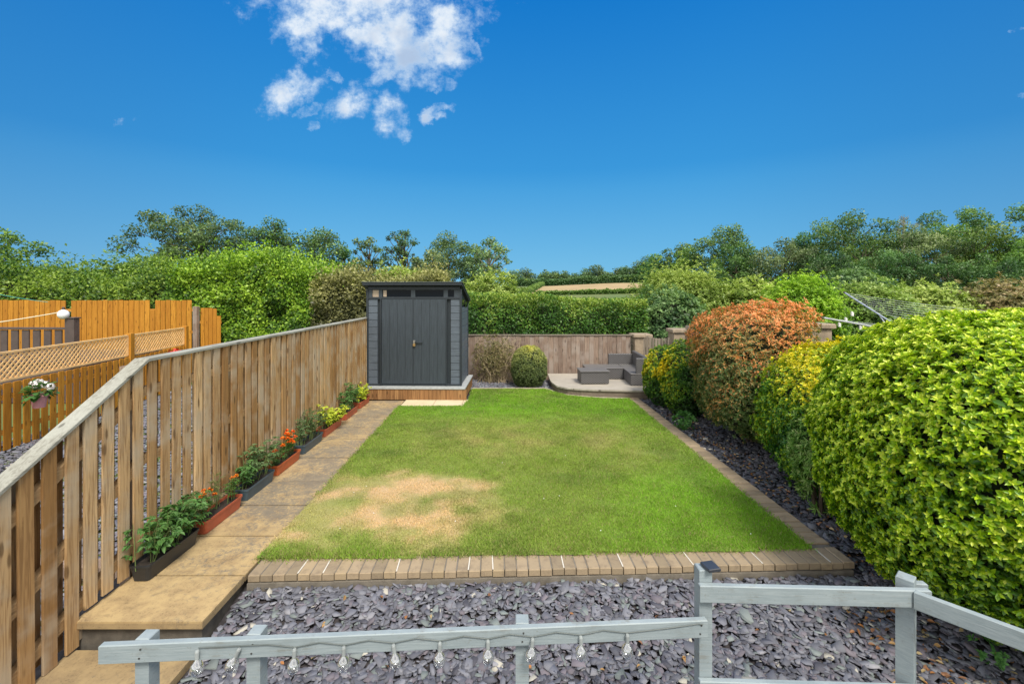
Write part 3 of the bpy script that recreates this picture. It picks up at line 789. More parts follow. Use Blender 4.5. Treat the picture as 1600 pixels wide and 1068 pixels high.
# ------------------------------------------------------------------ shed
def make_shed():
    M_sh = paint('shed_frame', (.020, .028, .036), None, .55, .08, 12, 0, .1)
    def panel(name, col, vert):
        m, g, b, out = new_mat(name); p = objc(g); x, y, z = g.sep(p)
        n = g.noise(g.vm('MULTIPLY', p, (40, 40, 2) if vert else (3, 3, 60)), 1.5, 4, .6)
        g.put(b.inputs['Base Color'], g.mix(g.mr(n, .3, .7), tuple(q*.78 for q in col), tuple(q*1.2 for q in col)))
        b.inputs['Roughness'].default_value = .5; bump(g, b, n, .2, .002)
        return m
    M_pl = panel('shed_plank', (.095, .118, .148), False); M_dr = panel('shed_door', (.037, .050, .063), True)
    m, g, b, out = new_mat('window_glass'); b.inputs['Base Color'].default_value = (.006, .009, .014, 1); b.inputs['Roughness'].default_value = .08; b.inputs['Specular IOR Level'].default_value = .12
    M_gl = m
    m, g, b, out = new_mat('painted_reflection_glass'); b.inputs['Base Color'].default_value = (.42, .33, .24, 1); b.inputs['Roughness'].default_value = .15; M_gl2 = m  # beige base colour paints the house's reflection into the pane
    X0, Z0 = -3.30, 9.86; rot = R(-1.2)
    root = empty('garden_shed', (X0+1.1, 9.9, .26), 'dark grey plastic garden shed with double doors, narrow top windows and a sloping flat roof', 'shed')
    base = empty('shed_base', (X0+1.1, 9.9, 0), 'timber clad plinth with a pale grey slab under the shed', 'plinth')
    T = Matrix.Translation((X0, 9.80, 0)) @ Matrix.Rotation(rot, 4, 'Z')
    def bx(c, s, ch=0): return MB_(c, s, ch)
    def MB_(c, s, ch=0, mb=None):
        mb = mb or MB(); return mb.box(None, s, M=T @ Matrix.Translation(c), ch=ch)
    # plinth: local x 0..2.28, y 0..1.5
    mb = MB(); k = 0; x = .0
    while x < 2.26: MB_((x+.045, .0, .115), (.088, .018, .23), .003, mb); x += .0925
    y = .02
    while y < 1.5: MB_((2.262, y+.045, .115), (.018, .088, .23), .003, mb); y += .0925
    mb.build('skirting_boards', M_skirt, base)
    MB_((1.13, .78, .1), (2.22, 1.5, .2)).build('base_frame', M_skirt, base)
    MB_((1.13, .755, .248), (2.31, 1.56, .034), .004).build('slab', paint('grey_slab', (.34, .36, .36), (.2, .21, .21), .8, .12, 8, .4), base)
    # body: x .09..2.16 ; y .22..1.42 ; floor .265
    z0 = .268; zf = 2.47; zb = 2.13; x0, x1, ya, yb = .07, 2.165, .2, 1.42
    def ztop(y): return zf+(zb-zf)*(y-ya)/(yb-ya)
    # inner carcass (closed walls)
    mb = MB(); i0 = .03
    vs = [T @ Vector(v) for v in [(x0+i0, ya+i0, z0), (x1-i0, ya+i0, z0), (x1-i0, yb-i0, z0), (x0+i0, yb-i0, z0), (x0+i0, ya+i0, ztop(ya)), (x1-i0, ya+i0, ztop(ya)), (x1-i0, yb-i0, ztop(yb)), (x0+i0, yb-i0, ztop(yb))]]
    mb.add(vs, [(3, 2, 1, 0), (4, 5, 6, 7), (0, 1, 5, 4), (1, 2, 6, 5), (2, 3, 7, 6), (3, 0, 4, 7)])
    mb.build('carcass', M_sh, root)
    # front planks left and right of the doors, side planks
    pz = .158; zt = 2.20
    for xx in (x0+.12, x1-.12):
        mb = MB(); z = z0+.03
        while z < zt-.02:
            h = min(pz, zt-z); MB_((xx, ya+.012, z+h/2), (.215, .03, h-.008), .004, mb); z += pz
        mb.build('front_panel', M_pl, root)
    for xx in (x0+.012, x1-.012):
        mb = MB(); z = z0+.03
        while z < 2.0:
            h = min(pz, 2.0-z); MB_((xx, (ya+yb)/2, z+h/2), (.03, yb-ya-.06, h-.008), .004, mb); z += pz
        mb.build('side_panel', M_pl, root)
    # corner trims, header
    for xx in (x0+.005, x1-.005):
        MB_((xx, ya-.002, (z0+2.42)/2), (.045, .045, 2.42-z0), .006).build('corner_post', M_sh, root)
        MB_((xx, yb, (z0+2.1)/2), (.045, .045, 2.1-z0), .006).build('corner_post', M_sh, root)
    MB_(((x0+x1)/2, ya-.003, 2.215), (x1-x0-.05, .038, .05), .004).build('lintel', M_sh, root)
    MB_(((x0+x1)/2, ya-.003, z0+.02), (x1-x0-.05, .038, .04), .004).build('threshold', M_sh, root)
    MB_(((x0+x1)/2, ya-.003, 2.43), (x1-x0-.05, .038, .07), .004).build('fascia', M_sh, root)
    # window band
    def wx(z_): return (z_/4.108+540-571.5)/152*(x1-x0)+x0
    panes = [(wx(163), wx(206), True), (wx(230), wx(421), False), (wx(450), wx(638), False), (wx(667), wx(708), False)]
    prev = x0+.02
    for a, b_, lt in panes:
        MB_(((prev+a)/2, ya+.004, 2.316), (a-prev, .03, .155)).build('mullion', M_dr, root)
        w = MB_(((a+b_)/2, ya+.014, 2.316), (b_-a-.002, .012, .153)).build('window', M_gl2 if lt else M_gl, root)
        prev = b_
    MB_(((prev+x1-.02)/2, ya+.004, 2.316), (x1-.02-prev, .03, .155)).build('mullion', M_dr, root)
    w = MB_((wx(246), ya+.0065, 2.316), (.075, .004, .14)).build('window', M_gl2, root)  # added strip on the pane, a painted reflection of the house
    for k in range(2):
        yy = ya+.3+k*.55; MB_((x1+.003, yy, 2.12-k*.07), (.012, .42, .13)).build('window', M_gl, root)
    # doors
    xd0, xm, xd1 = wx(226), wx(437), wx(655)
    for a, b_ in ((xd0, xm), (xm, xd1)):
        d = MB_(((a+b_)/2, ya-.012, (z0+2.19)/2+.02), (b_-a-.012, .036, 2.19-z0-.05), .005)
        nn = 8
        for q in range(1, nn):
            pass
        door = d.build('door', M_dr, root)
        gr = MB()
        for q in range(1, 4):
            xx = a+(b_-a)*q/4; MB_((xx, ya-.0315, (z0+2.19)/2+.02), (.007, .004, 2.19-z0-.2), .0015, gr)
        gr.build('groove_trim', M_sh, door)
        if a == xm:
            h = MB_((xm+.13, ya-.06, 1.235), (.17, .02, .022), .004); MB_((xm+.06, ya-.045, 1.235), (.03, .03, .05), .003, h); h.build('handle', M_sh, door)
    st = MB()
    for xx in (xd0-.012, xd1+.012, xm): MB_((xx, ya-.02, (z0+2.19)/2+.01), (.022, .05 if xx != xm else .03, 2.19-z0), .004, st)
    st.build('door_trim', M_sh, root)
    lk = MB_((xm+.03, ya-.055, 1.245), (.045, .02, .07), .004).build('hasp', paint('steel', (.6, .6, .58), None, .3, .05, 8, metal=.9), root)
    MB_((xm+.03, ya-.066, 1.175), (.052, .022, .055), .006).build('padlock', paint('brass', (.62, .42, .18), None, .35, .05, 8, metal=.8), lk)
    # roof slab
    def roof(y0, y1, xl, xr, t, lift, name, mat):
        za = ztop(y0)+lift; zc = ztop(y1)+lift; mb = MB()
        vs = [T @ Vector(v) for v in [(xl, y0, za), (xr, y0, za), (xr, y1, zc), (xl, y1, zc), (xl, y0, za+t), (xr, y0, za+t), (xr, y1, zc+t), (xl, y1, zc+t)]]
        mb.add(vs, [(3, 2, 1, 0), (4, 5, 6, 7), (0, 1, 5, 4), (1, 2, 6, 5), (2, 3, 7, 6), (3, 0, 4, 7)]); return mb.build(name, mat, root)
    rf = roof(.06, 1.52, .0, 2.205, .052, -.005, 'roof', M_sh)
    roof(.045, 1.535, -.02, 2.222, .014, .047, 'roof_edge', paint('roof_edge', (.075, .095, .10), None, .5))
make_shed()

# ------------------------------------------------------------------ back fence, gate, pillars
def make_back():
    root = empty('back_fence', (1, 12.1, 0), 'weathered grey brown vertical board fence across the far end of the garden', 'fence')
    mb = MB(); x = -1.9
    while x < 3.22:
        w = random.uniform(.115, .135); t = 1.165+random.uniform(-.008, .008)
        mb.box((x+w/2, 12.15+random.choice((0, .010)), t/2-.03), (w-.004, .018, t+.06), random.uniform(-.012, .012), ch=.003); x += w
    mb.build('boards', M_back, root)
    MB().beam((-1.9, 12.15, 1.185), (3.3, 12.15, 1.185), .06, .03).build('capping', M_backrail, root)
    for h in (.3, .95): MB().beam((-1.9, 12.2, h), (3.3, 12.2, h), .05, .08).build('rail', M_backrail, root)
    def pillar(x, y, w, h, label):
        r = empty('gate_pillar', (x, y, 0), label, 'pillar', 'sandstone pillars of the right boundary')
        MB().box((x, y, h/2-.2), (w, w, h+.3), ch=.012).build('shaft', M_stone, r)
        MB().box((x, y, h+.0), (w+.09, w+.09, .09), ch=.015).build('cap', M_stone, r)
    pillar(3.50, 12.2, .42, 1.17, 'squat stone pillar at the end of the weathered back fence left of the gate')
    pillar(4.22, 11.3, .42, 1.38, 'stone pillar right of the picket gate, just showing beside the red shrub')
    pillar(5.42, 8.0, .34, 1.75, 'taller stone pillar between the red shrub and the clothes airer')
    g = empty('picket_gate', (3.85, 11.7, 0), 'pale weathered picket gate with dipped top between two pillars', 'gate')
    a = Vector((3.56, 12.0, 0)); b = Vector((4.12, 11.28, 0)); mb = MB(); n = 11; ang = math.atan2((b-a).y, (b-a).x)
    for i in range(n):
        t = i/(n-1); p = a.lerp(b, t); h = 1.12+.10*(2*t-1)**2+.05*t
        mb.box((p.x-.02, p.y-.03, h/2), (.062, .018, h), ang, ch=.003)
    mb.build('pickets', wood('gate_picket', (.52, .44, .34), (.42, .36, .28), (.22, .18, .14), None, knots=False), g)
    for h in (.3, .85): MB().beam((a.x, a.y, h), (b.x, b.y, h), .03, .07).build('rail', M_backrail, g)
    # side fence behind shrubs
    sf = empty('side_fence', (4.8, 9.6, 0), 'weathered board fence mostly hidden behind the right hand shrubs', 'fence')
    mb = MB()
    for (p, q) in (((4.3, 11.1), (5.38, 8.15)), ((5.5, 7.8), (6.3, 4.2))):
        p = Vector((*p, 0)); q = Vector((*q, 0)); L = (q-p).length; n = int(L/.125); ang = math.atan2((q-p).y, (q-p).x)
        for i in range(n):
            c = p.lerp(q, (i+.5)/n); h = 1.3+.15*(1-4*((i+.5)/n-.5)**2 if False else 0)+ .22*math.exp(-i*.35)
            mb.box((c.x, c.y, h/2-.05), (.12, .018, h+.1), ang, ch=.003)
    mb.build('boards', M_back, sf)
make_back()

# ------------------------------------------------------------------ seating deck + rattan
def make_deck():
    m, g, b, out = new_mat('deck_board'); p = objc(g); x, y, z = g.sep(p)
    n = g.noise(g.vm('MULTIPLY', p, (2, 20, 2)), 2, 5, .65); n2 = g.noise(p, 5, 4, .6)
    fr = g.m('FRACT', g.m('MULTIPLY', y, 7.1)); gap = g.mr(g.m('ABSOLUTE', g.m('SUBTRACT', fr, .5)), .46, .49)
    c = g.mix(g.mr(n, .3, .7), (.44, .40, .34), (.31, .28, .23)); c = g.mix(g.m('MULTIPLY', g.mr(n2, .5, .7), .3), c, (.5, .46, .40))
    c = g.mix(g.m('MULTIPLY', gap, .75), c, (.05, .04, .03)); g.put(b.inputs['Base Color'], c); b.inputs['Roughness'].default_value = .85
    root = empty('seating_deck', (2.2, 11, 0), 'low weathered timber deck with a curved front edge under the rattan seating', 'deck')
    front = [(.945, 11.06), (.97, 10.78), (1.04, 10.42), (1.25, 10.2), (1.55, 10.08), (1.95, 10.0), (2.4, 9.96), (2.85, 9.93), (3.55, 9.98)]
    back = [(3.9, 12.0), (.955, 12.0)]
    def off(pts, o):
        cx, cy = 2.4, 11.4; return [(x+(cx-x)*o, y+(cy-y)*o) for x, y in pts]
    MB().prism(front+back, .135, .17).build('deck_boards', m, root)
    M_ris = wood('riser_board', (.27, .22, .17), (.22, .18, .14), (.10, .08, .06), None, axis='X', knots=False)
    MB().prism(off(front+back, .02), -.03, .1345).build('riser', M_ris, root)
    m, g, b, out = new_mat('rattan'); p = objc(g)
    x, y, z = g.sep(p)
    wv = g.m('SINE', g.m('MULTIPLY', z, 120.0)); wv2 = g.m('SINE', g.m('MULTIPLY', g.m('ADD', x, y), 95.0)); w = g.m('MULTIPLY', wv, wv2)
    n = g.noise(p, 8, 3, .5)
    c = g.mix(g.mr(w, -.6, .6), (.035, .035, .038), (.13, .125, .125)); c = g.mix(g.m('MULTIPLY', n, .4), c, (.13, .125, .125))
    g.put(b.inputs['Base Color'], c); b.inputs['Roughness'].default_value = .6; bump(g, b, w, .5, .004)
    RM = m; GT = paint('seat_top', (.13, .125, .122), None, .5, .08, 8)
    z = .172
    t = empty('coffee_table', (1.95, 10.8, z), 'square grey rattan coffee table at the front of the timber deck', 'table')
    MB().box((1.955, 10.83, z+.15), (.66, .50, .28), R(2), ch=.012).build('table_body', RM, t)
    MB().box((1.955, 10.83, z+.300), (.70, .54, .022), R(2), ch=.006).build('table_top', GT, t)
    for sx in (-.29, .29):
        for sy in (-.2, .2): MB().box((1.955+sx, 10.83+sy, z+.006), (.05, .05, .012)).build('foot', RM, t)
    s = empty('corner_sofa', (2.7, 11.5, z), 'grey rattan corner sofa on the deck against the back fence', 'sofa')
    MB().box((2.32, 11.50, z+.13), (.92, .62, .25), ch=.012).build('seat_base', RM, s)
    MB().box((2.32, 11.50, z+.268), (.94, .64, .022), ch=.006).build('seat_top', GT, s)
    MB().box((2.98, 11.10, z+.13), (.38, 1.4, .25), R(-2), ch=.012).build('seat_base', RM, s)
    MB().box((2.98, 11.10, z+.270), (.40, 1.42, .022), R(-2), ch=.006).build('seat_top', GT, s)
    MB().box((2.86, 11.86, z+.27), (.62, .09, .56), ch=.015).build('backrest', RM, s)
    MB().box((3.20, 11.18, z+.31), (.09, 1.44, .64), R(-2), ch=.015).build('backrest', RM, s)
    MB().box((3.02, 10.44, z+.32), (.26, .09, .64), R(-2), ch=.015).build('armrest', RM, s)
make_deck()

# ------------------------------------------------------------------ near grey railing
def make_railing():
    root = empty('garden_rail', (-.4, 2.2, -.3), 'low grey painted timber rail carrying the string of bulbs in the foreground', 'railing')
    A = Vector((-1.935, 2.11, .652)); B = Vector((.985, 2.27, .655))
    MB().beam(A, B, .032, .088, ch=.004).build('top_rail', M_rail, root)
    def post(par, x, y, top, s=.066, rz=0.0, nm='post'):
        return MB().box((x, y, (top-.5)/2), (s, s, top+.5), rz, ch=.004).build(nm, M_rail, par)
    for px in (222, 396, 816):
        t = (px/1000); y = 2.11+(2.27-2.11)*(((px-800)/F*2.2)+1.935)/2.92
        xc = (px-800)/F*(y+.02)+.0
        post(root, xc, y+.052, .698)
    MB().beam(A-Vector((0, 0, .42)), B-Vector((0, 0, .42)), .032, .088, ch=.004).build('lower_rail', M_rail, root)
    r2 = empty('garden_rail', (1.5, 2.3, -.3), 'taller grey painted two bar rail turning the corner beside the bright green shrub', 'railing')
    post(r2, 1.0, 2.345, .915, .066)
    MB().beam((.958, 2.295, .812), (2.10, 2.255, .812), .03, .088, ch=.004).build('top_rail', M_rail, r2)
    MB().beam((.958, 2.295, .325), (2.10, 2.255, .325), .03, .088, ch=.004).build('lower_rail', M_rail, r2)
    post(r2, 2.035, 2.315, .885, .072, R(40))
    MB().beam((2.10, 2.345, .80), (2.16, 2.34, .80), .035, .07, ch=.004).build('rail_end', M_rail, r2)
    MB().beam((2.015, 2.245, .812), (3.15, 1.02, .812), .03, .088, ch=.004).build('top_rail', M_rail, r2)
    MB().beam((2.015, 2.245, .325), (3.15, 1.02, .325), .03, .088, ch=.004).build('lower_rail', M_rail, r2)
    post(r2, 3.16, 1.05, .885, .072, R(40))
    o = MB().box((1.03, 2.325, .927), (.068, .075, .018), R(12), ch=.003).build('post_light', paint('dark_plastic', (.04, .045, .055), None, .35)); 
    tag(o, 'small flat dark grey square lying on top of the rail post', 'post cap')
    scm = paint('screw_steel', (.10, .10, .095), None, .5, .1, 8, metal=.5)
    for px_ in (222, 396, 816, 1092):
        t_ = ((px_-800)/F*A.y-A.x)/((B.x-A.x)-(px_-800)/F*(B.y-A.y)); q = A.lerp(B, t_)
        for dz in (-.02, .022): MB().lathe((0, 0, 0), [(.001, 0), (.0042, 0), (.0042, .003), (.001, .003)], 8).build('screw', scm, root).matrix_basis = Matrix.Translation(Vector((q.x+.006*(dz > 0), q.y-.0165, q.z+dz))) @ Matrix.Rotation(R(90), 4, 'X')
    # bulbs
    m, g, b, out = new_mat('bulb_glass')
    gb = g.node('ShaderNodeBsdfGlossy'); gb.inputs['Roughness'].default_value = .03; gb.inputs[0].default_value = (1, 1, 1, 1)
    tb = g.node('ShaderNodeBsdfTransparent'); tb.inputs[0].default_value = (.90, .92, .92, 1)
    fr = g.node('ShaderNodeLayerWeight'); fr.inputs[0].default_value = .35
    mx = g.node('ShaderNodeMixShader'); g.l.new(g.m('ADD', g.m('MULTIPLY', fr.outputs['Facing'], .75), .30), mx.inputs[0])
    g.l.new(tb.outputs[0], mx.inputs[1]); g.l.new(gb.outputs[0], mx.inputs[2]); g.l.new(mx.outputs[0], out.inputs[0])
    GL = m
    M_sock = paint('socket_plastic', (.30, .33, .33), None, .4); M_cab = paint('cable', (.10, .12, .115), None, .5); M_fil = paint('filament', (.75, .72, .62), None, .3)
    st = empty('string_lights', (-.4, 2.18, .66), 'string of clear glass bulbs on a thin dark cable hanging from the front rail', 'string lights')
    bx = [315, 380, 465, 541, 617, 689, 763, 832, 906, 978]
    def rl(px, dy=-.022):
        # point on the front of the rail for a photo column
        t = ((px-800)/F*A.y-A.x)/((B.x-A.x)-(px-800)/F*(B.y-A.y)); p = A.lerp(B, t); return Vector((p.x, p.y+dy, p.z))
    pts = []
    for i, px in enumerate(bx):
        p = rl(px)
        if i: 
            q = rl((bx[i-1]+px)/2); pts.append((q.x, q.y, q.z+.022))
        pts.append((p.x, p.y, p.z+.004 if i > 1 else p.z+.022))
    pts += [tuple(rl(1040)+Vector((0, 0, .018))), tuple(rl(1088)+Vector((0, 0, .034))), tuple(rl(1096)+Vector((0, .0, .03)))]
    MB().tube(pts, .0022, 6).build('cable', M_cab, st)
    for i, px in enumerate(bx):
        p = rl(px, -.03); z0 = p.z-(.0 if i > 1 else -.012); tilt = R(random.uniform(-8, 8)) if i != 1 else R(24)
        Mx = Matrix.Translation((p.x, p.y, z0+.004)) @ Matrix.Rotation(tilt, 4, 'Y')
        def tr(mb): mb.v = [tuple(Mx @ Vector(v)) for v in mb.v]; return mb
        bulb = tr(MB().lathe((0, 0, 0), [(.0085, -.040), (.011, -.048), (.021, -.060), (.0275, -.074), (.029, -.088), (.0255, -.103), (.015, -.115), (.001, -.119)], 18)).build('bulb', GL, st, sm=True)
        tr(MB().lathe((0, 0, 0), [(.001, .0), (.007, -.001), (.0095, -.008), (.0095, -.040), (.001, -.041)], 12)).build('socket', M_sock, bulb)
        tr(MB().tube([(-.004, 0, -.04), (-.008, 0, -.075), (0, 0, -.083), (.008, 0, -.075), (.004, 0, -.04)], .0012, 5)).build('filament', M_fil, bulb)
make_railing()

# ------------------------------------------------------------------ planters
def trough(y0, y1, mat, label, w=.175, h=.135, group='trough planters along the fence'):
    y0 += .02; y1 -= .03; x1 = fx((y0+y1)/2)+.045+w; x0 = x1-w; cx, cy = (x0+x1)/2, (y0+y1)/2
    root = empty('planter', (cx, cy, 0), label, 'planter', group); root.rotation_euler = (0, 0, 0)
    L = y1-y0; ang = .02
    def ring(sx, sy, z, r=.028, n=4):
        pts = []
        for (qx, qy, a0) in ((1, 1, 0), (-1, 1, 90), (-1, -1, 180), (1, -1, 270)):
            for k in range(n):
                a = R(a0+90*k/(n-1)); pts.append((cx+qx*(sx-r)+math.cos(a)*r, cy+qy*(sy-r)+math.sin(a)*r, z))
        return pts
    W, LL = w/2, L/2
    prof = [(W*.78, LL*.93, .004), (W*.93, LL*.985, h-.022), (W*1.0, LL*1.0, h-.020), (W*1.0, LL*1.0, h), (W*.90, LL*.965, h), (W*.86, LL*.955, h-.045)]
    mb = MB(); n = 16
    for p in prof: mb.v += ring(*p)
    for i in range(len(prof)-1):
        for k in range(n): mb.f.append((i*n+k, i*n+(k+1) % n, (i+1)*n+(k+1) % n, (i+1)*n+k))
    mb.f.append(tuple(range(n))[::-1])
    mb.build('trough', mat, root)
    mb = MB(); mb.v = ring(W*.88, LL*.958, h-.03); mb.f = [tuple(range(n))]; mb.build('compost', M_soil, root)
    return cx, cy, h-.03
def stem_plant(name, label, cat, c, H, spread, nst, leafL, leafW, pal, seed, flowers=None, nlf=26, droop=.3, group=None, feather=False):
    g = np.random.default_rng(seed); root = empty(name, (c[0], c[1], c[2]), label, cat, group)
    mb = MB(); P = []; T = []; N = []; tips = []; H *= 1.22; spread *= .92
    for i in range(nst):
        a = g.uniform(0, 7); rr = spread*g.random()**.6; hh = H*g.uniform(.6, 1.05)
        s0 = Vector((c[0]+math.cos(a)*rr*.2, c[1]+math.sin(a)*rr*.25+g.normal()*spread*.4, c[2]-.01))
        e = Vector((max(c[0]+math.cos(a)*rr, fx(c[1])+.05), s0.y+math.sin(a)*rr, c[2]+hh))
        md = s0.lerp(e, .5)+Vector((0, 0, hh*.12)); mb.tube([s0, md, e], [.004, .003, .0018], 5); tips.append(e)
        nb = max(4, int(nlf/5))
        for b in range(nb):
            t = .25+.75*(b+g.random())/nb; p = s0.lerp(md, min(1, t*2)) if t < .5 else md.lerp(e, t*2-1)
            aa = g.uniform(0, 7); br = Vector((math.cos(aa), math.sin(aa), g.uniform(-.1, .7))).normalized(); bl = leafL*g.uniform(1.1, 2.0)*(1.15-t*.5)
            q = p+br*bl-Vector((0, 0, droop*bl*.5)); mb.tube([p, q], .0012, 4, caps=False)
            m = 7 if not feather else 13
            for k in range(m):
                tt = .3+.7*k/(m-1); pp = p.lerp(q, tt); side = (-1)**k
                lat = Vector((-br.y, br.x, 0))*side; d = (br*.55+lat*.9 if k < m-1 else br)+Vector((0, 0, g.uniform(-.35, .1)))
                P.append(pp); T.append(d.normalized()); N.append((Vector((0, 0, 1))+br*.2+Vector(g.normal(0, .3, 3))).normalized())
    P = np.array(P); T = np.array(T); N = np.array(N); n = len(P)
    P[:, 0] = np.maximum(P[:, 0], fx(c[1])+.045)
    L = leafL*g.uniform(.6, 1.15, n); col = pal_pick(pal, g.random(n)*.6+.4*np.clip((P[:, 2]-c[2])/H, 0, 1))*g.uniform(.8, 1.2, (n, 1))
    V, f, cc = leaves(P, N, T, L, L*leafW, col, 6, .15, .2)
    link('foliage', mk_mesh('foliage', V, f, cc), M_leaf, root)
    mb.build('stem', M_stem, root)
    if flowers:
        fc, nf, fr = flowers; fm = vcol_mat('petal_'+name+str(seed), .6)
        for i in range(nf):
            e = tips[i % len(tips)]+Vector((g.normal()*.02, g.normal()*.03, .012+g.random()*.02)); n = 34
            d = unit(np.stack([g.normal(size=n), g.normal(size=n), np.abs(g.normal(size=n))*.9], 1)); Pp = np.array(e)[None]+d*fr*.25
            V, f, cc = leaves(Pp, unit(d*.3+np.array([0, 0, 1.0])), d, np.full(n, fr*.8), np.full(n, fr*.55), np.array(fc)[None]*g.uniform(.75, 1.2, (n, 1)), 4)
            link('flower', mk_mesh('flower', V, f, cc), fm, root)
    return root
M_stem = paint('green_stem', (.12, .17, .05), (.2, .16, .08), .7)
TOM = [(.05, .13, .035), (.09, .20, .05), (.14, .29, .08)]
TOM2 = [(.07, .12, .045), (.12, .20, .075), (.20, .29, .12)]
MAR = [(.05, .12, .02), (.09, .20, .03)]
LIM = [(.32, .42, .03), (.50, .58, .05), (.62, .62, .08)]
def make_planters():
    BK = paint('black_plastic', (.022, .024, .027), None, .4, .15, 9); TC = paint('terracotta_plastic', (.40, .095, .045), None, .5, .1, 9)
    TC2 = paint('bright_terracotta', (.44, .10, .03), None, .5, .1, 9); BL = paint('blue_grey_plastic', (.055, .085, .105), None, .45, .12, 9)
    c = trough(3.60, 4.25, BK, 'black trough planter nearest the viewer on the top step')
    G = 'young tomato plants in the troughs'
    for k, dy in enumerate((-.17, .05, .22)):
        stem_plant('tomato_plant', ['leafy tomato plant drooping over the near end of the black trough', 'leafy tomato plant in the middle of the black trough', 'tomato plant at the far end of the black trough beside the marigolds'][k], 'plant', (c[0]+.01, c[1]+dy, c[2]), (.30, .34, .30)[k], .19, 9, .056, .5, TOM, 20+k, group=G)
    c = trough(4.30, 4.95, TC, 'dull terracotta trough with two marigolds and dry stems, second from the viewer')
    stem_plant('marigold', 'marigold with several orange heads at the near end of the terracotta trough', 'flower', (c[0]-.01, c[1]-.20, c[2]), .22, .09, 9, .028, .34, MAR, 31, ((.80, .21, .01), 6, .026))
    stem_plant('marigold', 'marigold with a single orange head at the far end of the dull terracotta trough', 'flower', (c[0], c[1]+.22, c[2]), .22, .08, 8, .028, .34, MAR, 32, ((.80, .24, .01), 2, .026))
    stem_plant('seedling', 'thin dry straggly seedling between the two marigolds', 'plant', (c[0]-.03, c[1]+.05, c[2]), .30, .08, 6, .035, .2, [(.28, .22, .09), (.22, .26, .10)], 33, nlf=10)
    c = trough(4.99, 5.64, BL, 'blue grey trough third from the viewer, full of tomato plants')
    for k, dy in enumerate((-.19, .0, .2)):
        stem_plant('tomato_plant', ['lush tomato plant at the near end of the third trough', 'tallest tomato plant in the middle of the third trough', 'tomato plant at the far end of the third trough leaning to the marigolds'][k], 'plant', (c[0]-.01, c[1]+dy, c[2]), (.28, .38, .36)[k], .16, 8, .05, .42, TOM2 if k else TOM, 40+k, group=G)
    c = trough(5.68, 6.36, TC2, 'bright terracotta trough full of orange marigolds')
    for k, dy in enumerate((-.2, .0, .19)):
        stem_plant('marigold', ['low bushy marigold at the near end of the bright terracotta trough', 'marigold with a dense cluster of orange heads mid trough', 'tallest marigold with red orange heads by the blue grey trough'][k], 'flower', (c[0], c[1]+dy, c[2]), (.17, .24, .28)[k], .10, 10, .03, .36, MAR, 50+k, ((.86, .20-.05*(k == 2), .01), (2, 9, 5)[k], .034))
    c = trough(6.44, 7.14, BL, 'blue grey trough fifth from the viewer with feathery plants')
    for k, dy in enumerate((-.18, .04, .22)):
        stem_plant('carrot_plant', ['feathery grey green plant at the near end of the fifth trough', 'tall feathery plant in the middle of the fifth trough', 'feathery plant at the far end of the fifth trough'][k], 'plant', (c[0]-.01, c[1]+dy, c[2]), (.34, .40, .34)[k], .17, 9, .035, .3, TOM2, 60+k, feather=True)
    c = trough(7.20, 7.98, TC, 'terracotta trough with yellow leaved plants, sixth from the viewer')
    for k, dy in enumerate((-.22, .0, .24)):
        stem_plant('golden_plant', ['yellow leaved plant at the near end of the sixth trough', 'smaller yellow plant mid way along the sixth trough', 'spreading yellow plant at the far end of the sixth trough over the path'][k], 'plant', (c[0]+.02*k, c[1]+dy, c[2]), (.33, .2, .22)[k], .15, 6, .055, .55, LIM, 70+k)
    c = trough(8.16, 8.86, TC, 'terracotta trough with a dark bushy plant, seventh from the viewer')
    for k, dy in enumerate((-.2, .05, .22)):
        stem_plant('tomato_plant', ['dark bushy plant at the near end of the seventh trough', 'tall dark bushy plant mid seventh trough', 'dark plant at the far end of the seventh trough'][k], 'plant', (c[0]-.01, c[1]+dy, c[2]), (.34, .42, .36)[k], .17, 8, .05, .42, TOM, 80+k, group=G)
    c = trough(8.96, 9.62, TC, 'terracotta trough with golden leaves touching the shed plinth')
    for k, dy in enumerate((-.16, .12)):
        stem_plant('golden_plant', ['golden leaved plant at the near end of the trough by the shed', 'golden leaved plant right against the shed plinth'][k], 'plant', (c[0], c[1]+dy, c[2]), .26, .14, 8, .055, .55, LIM, 90+k)
make_planters()

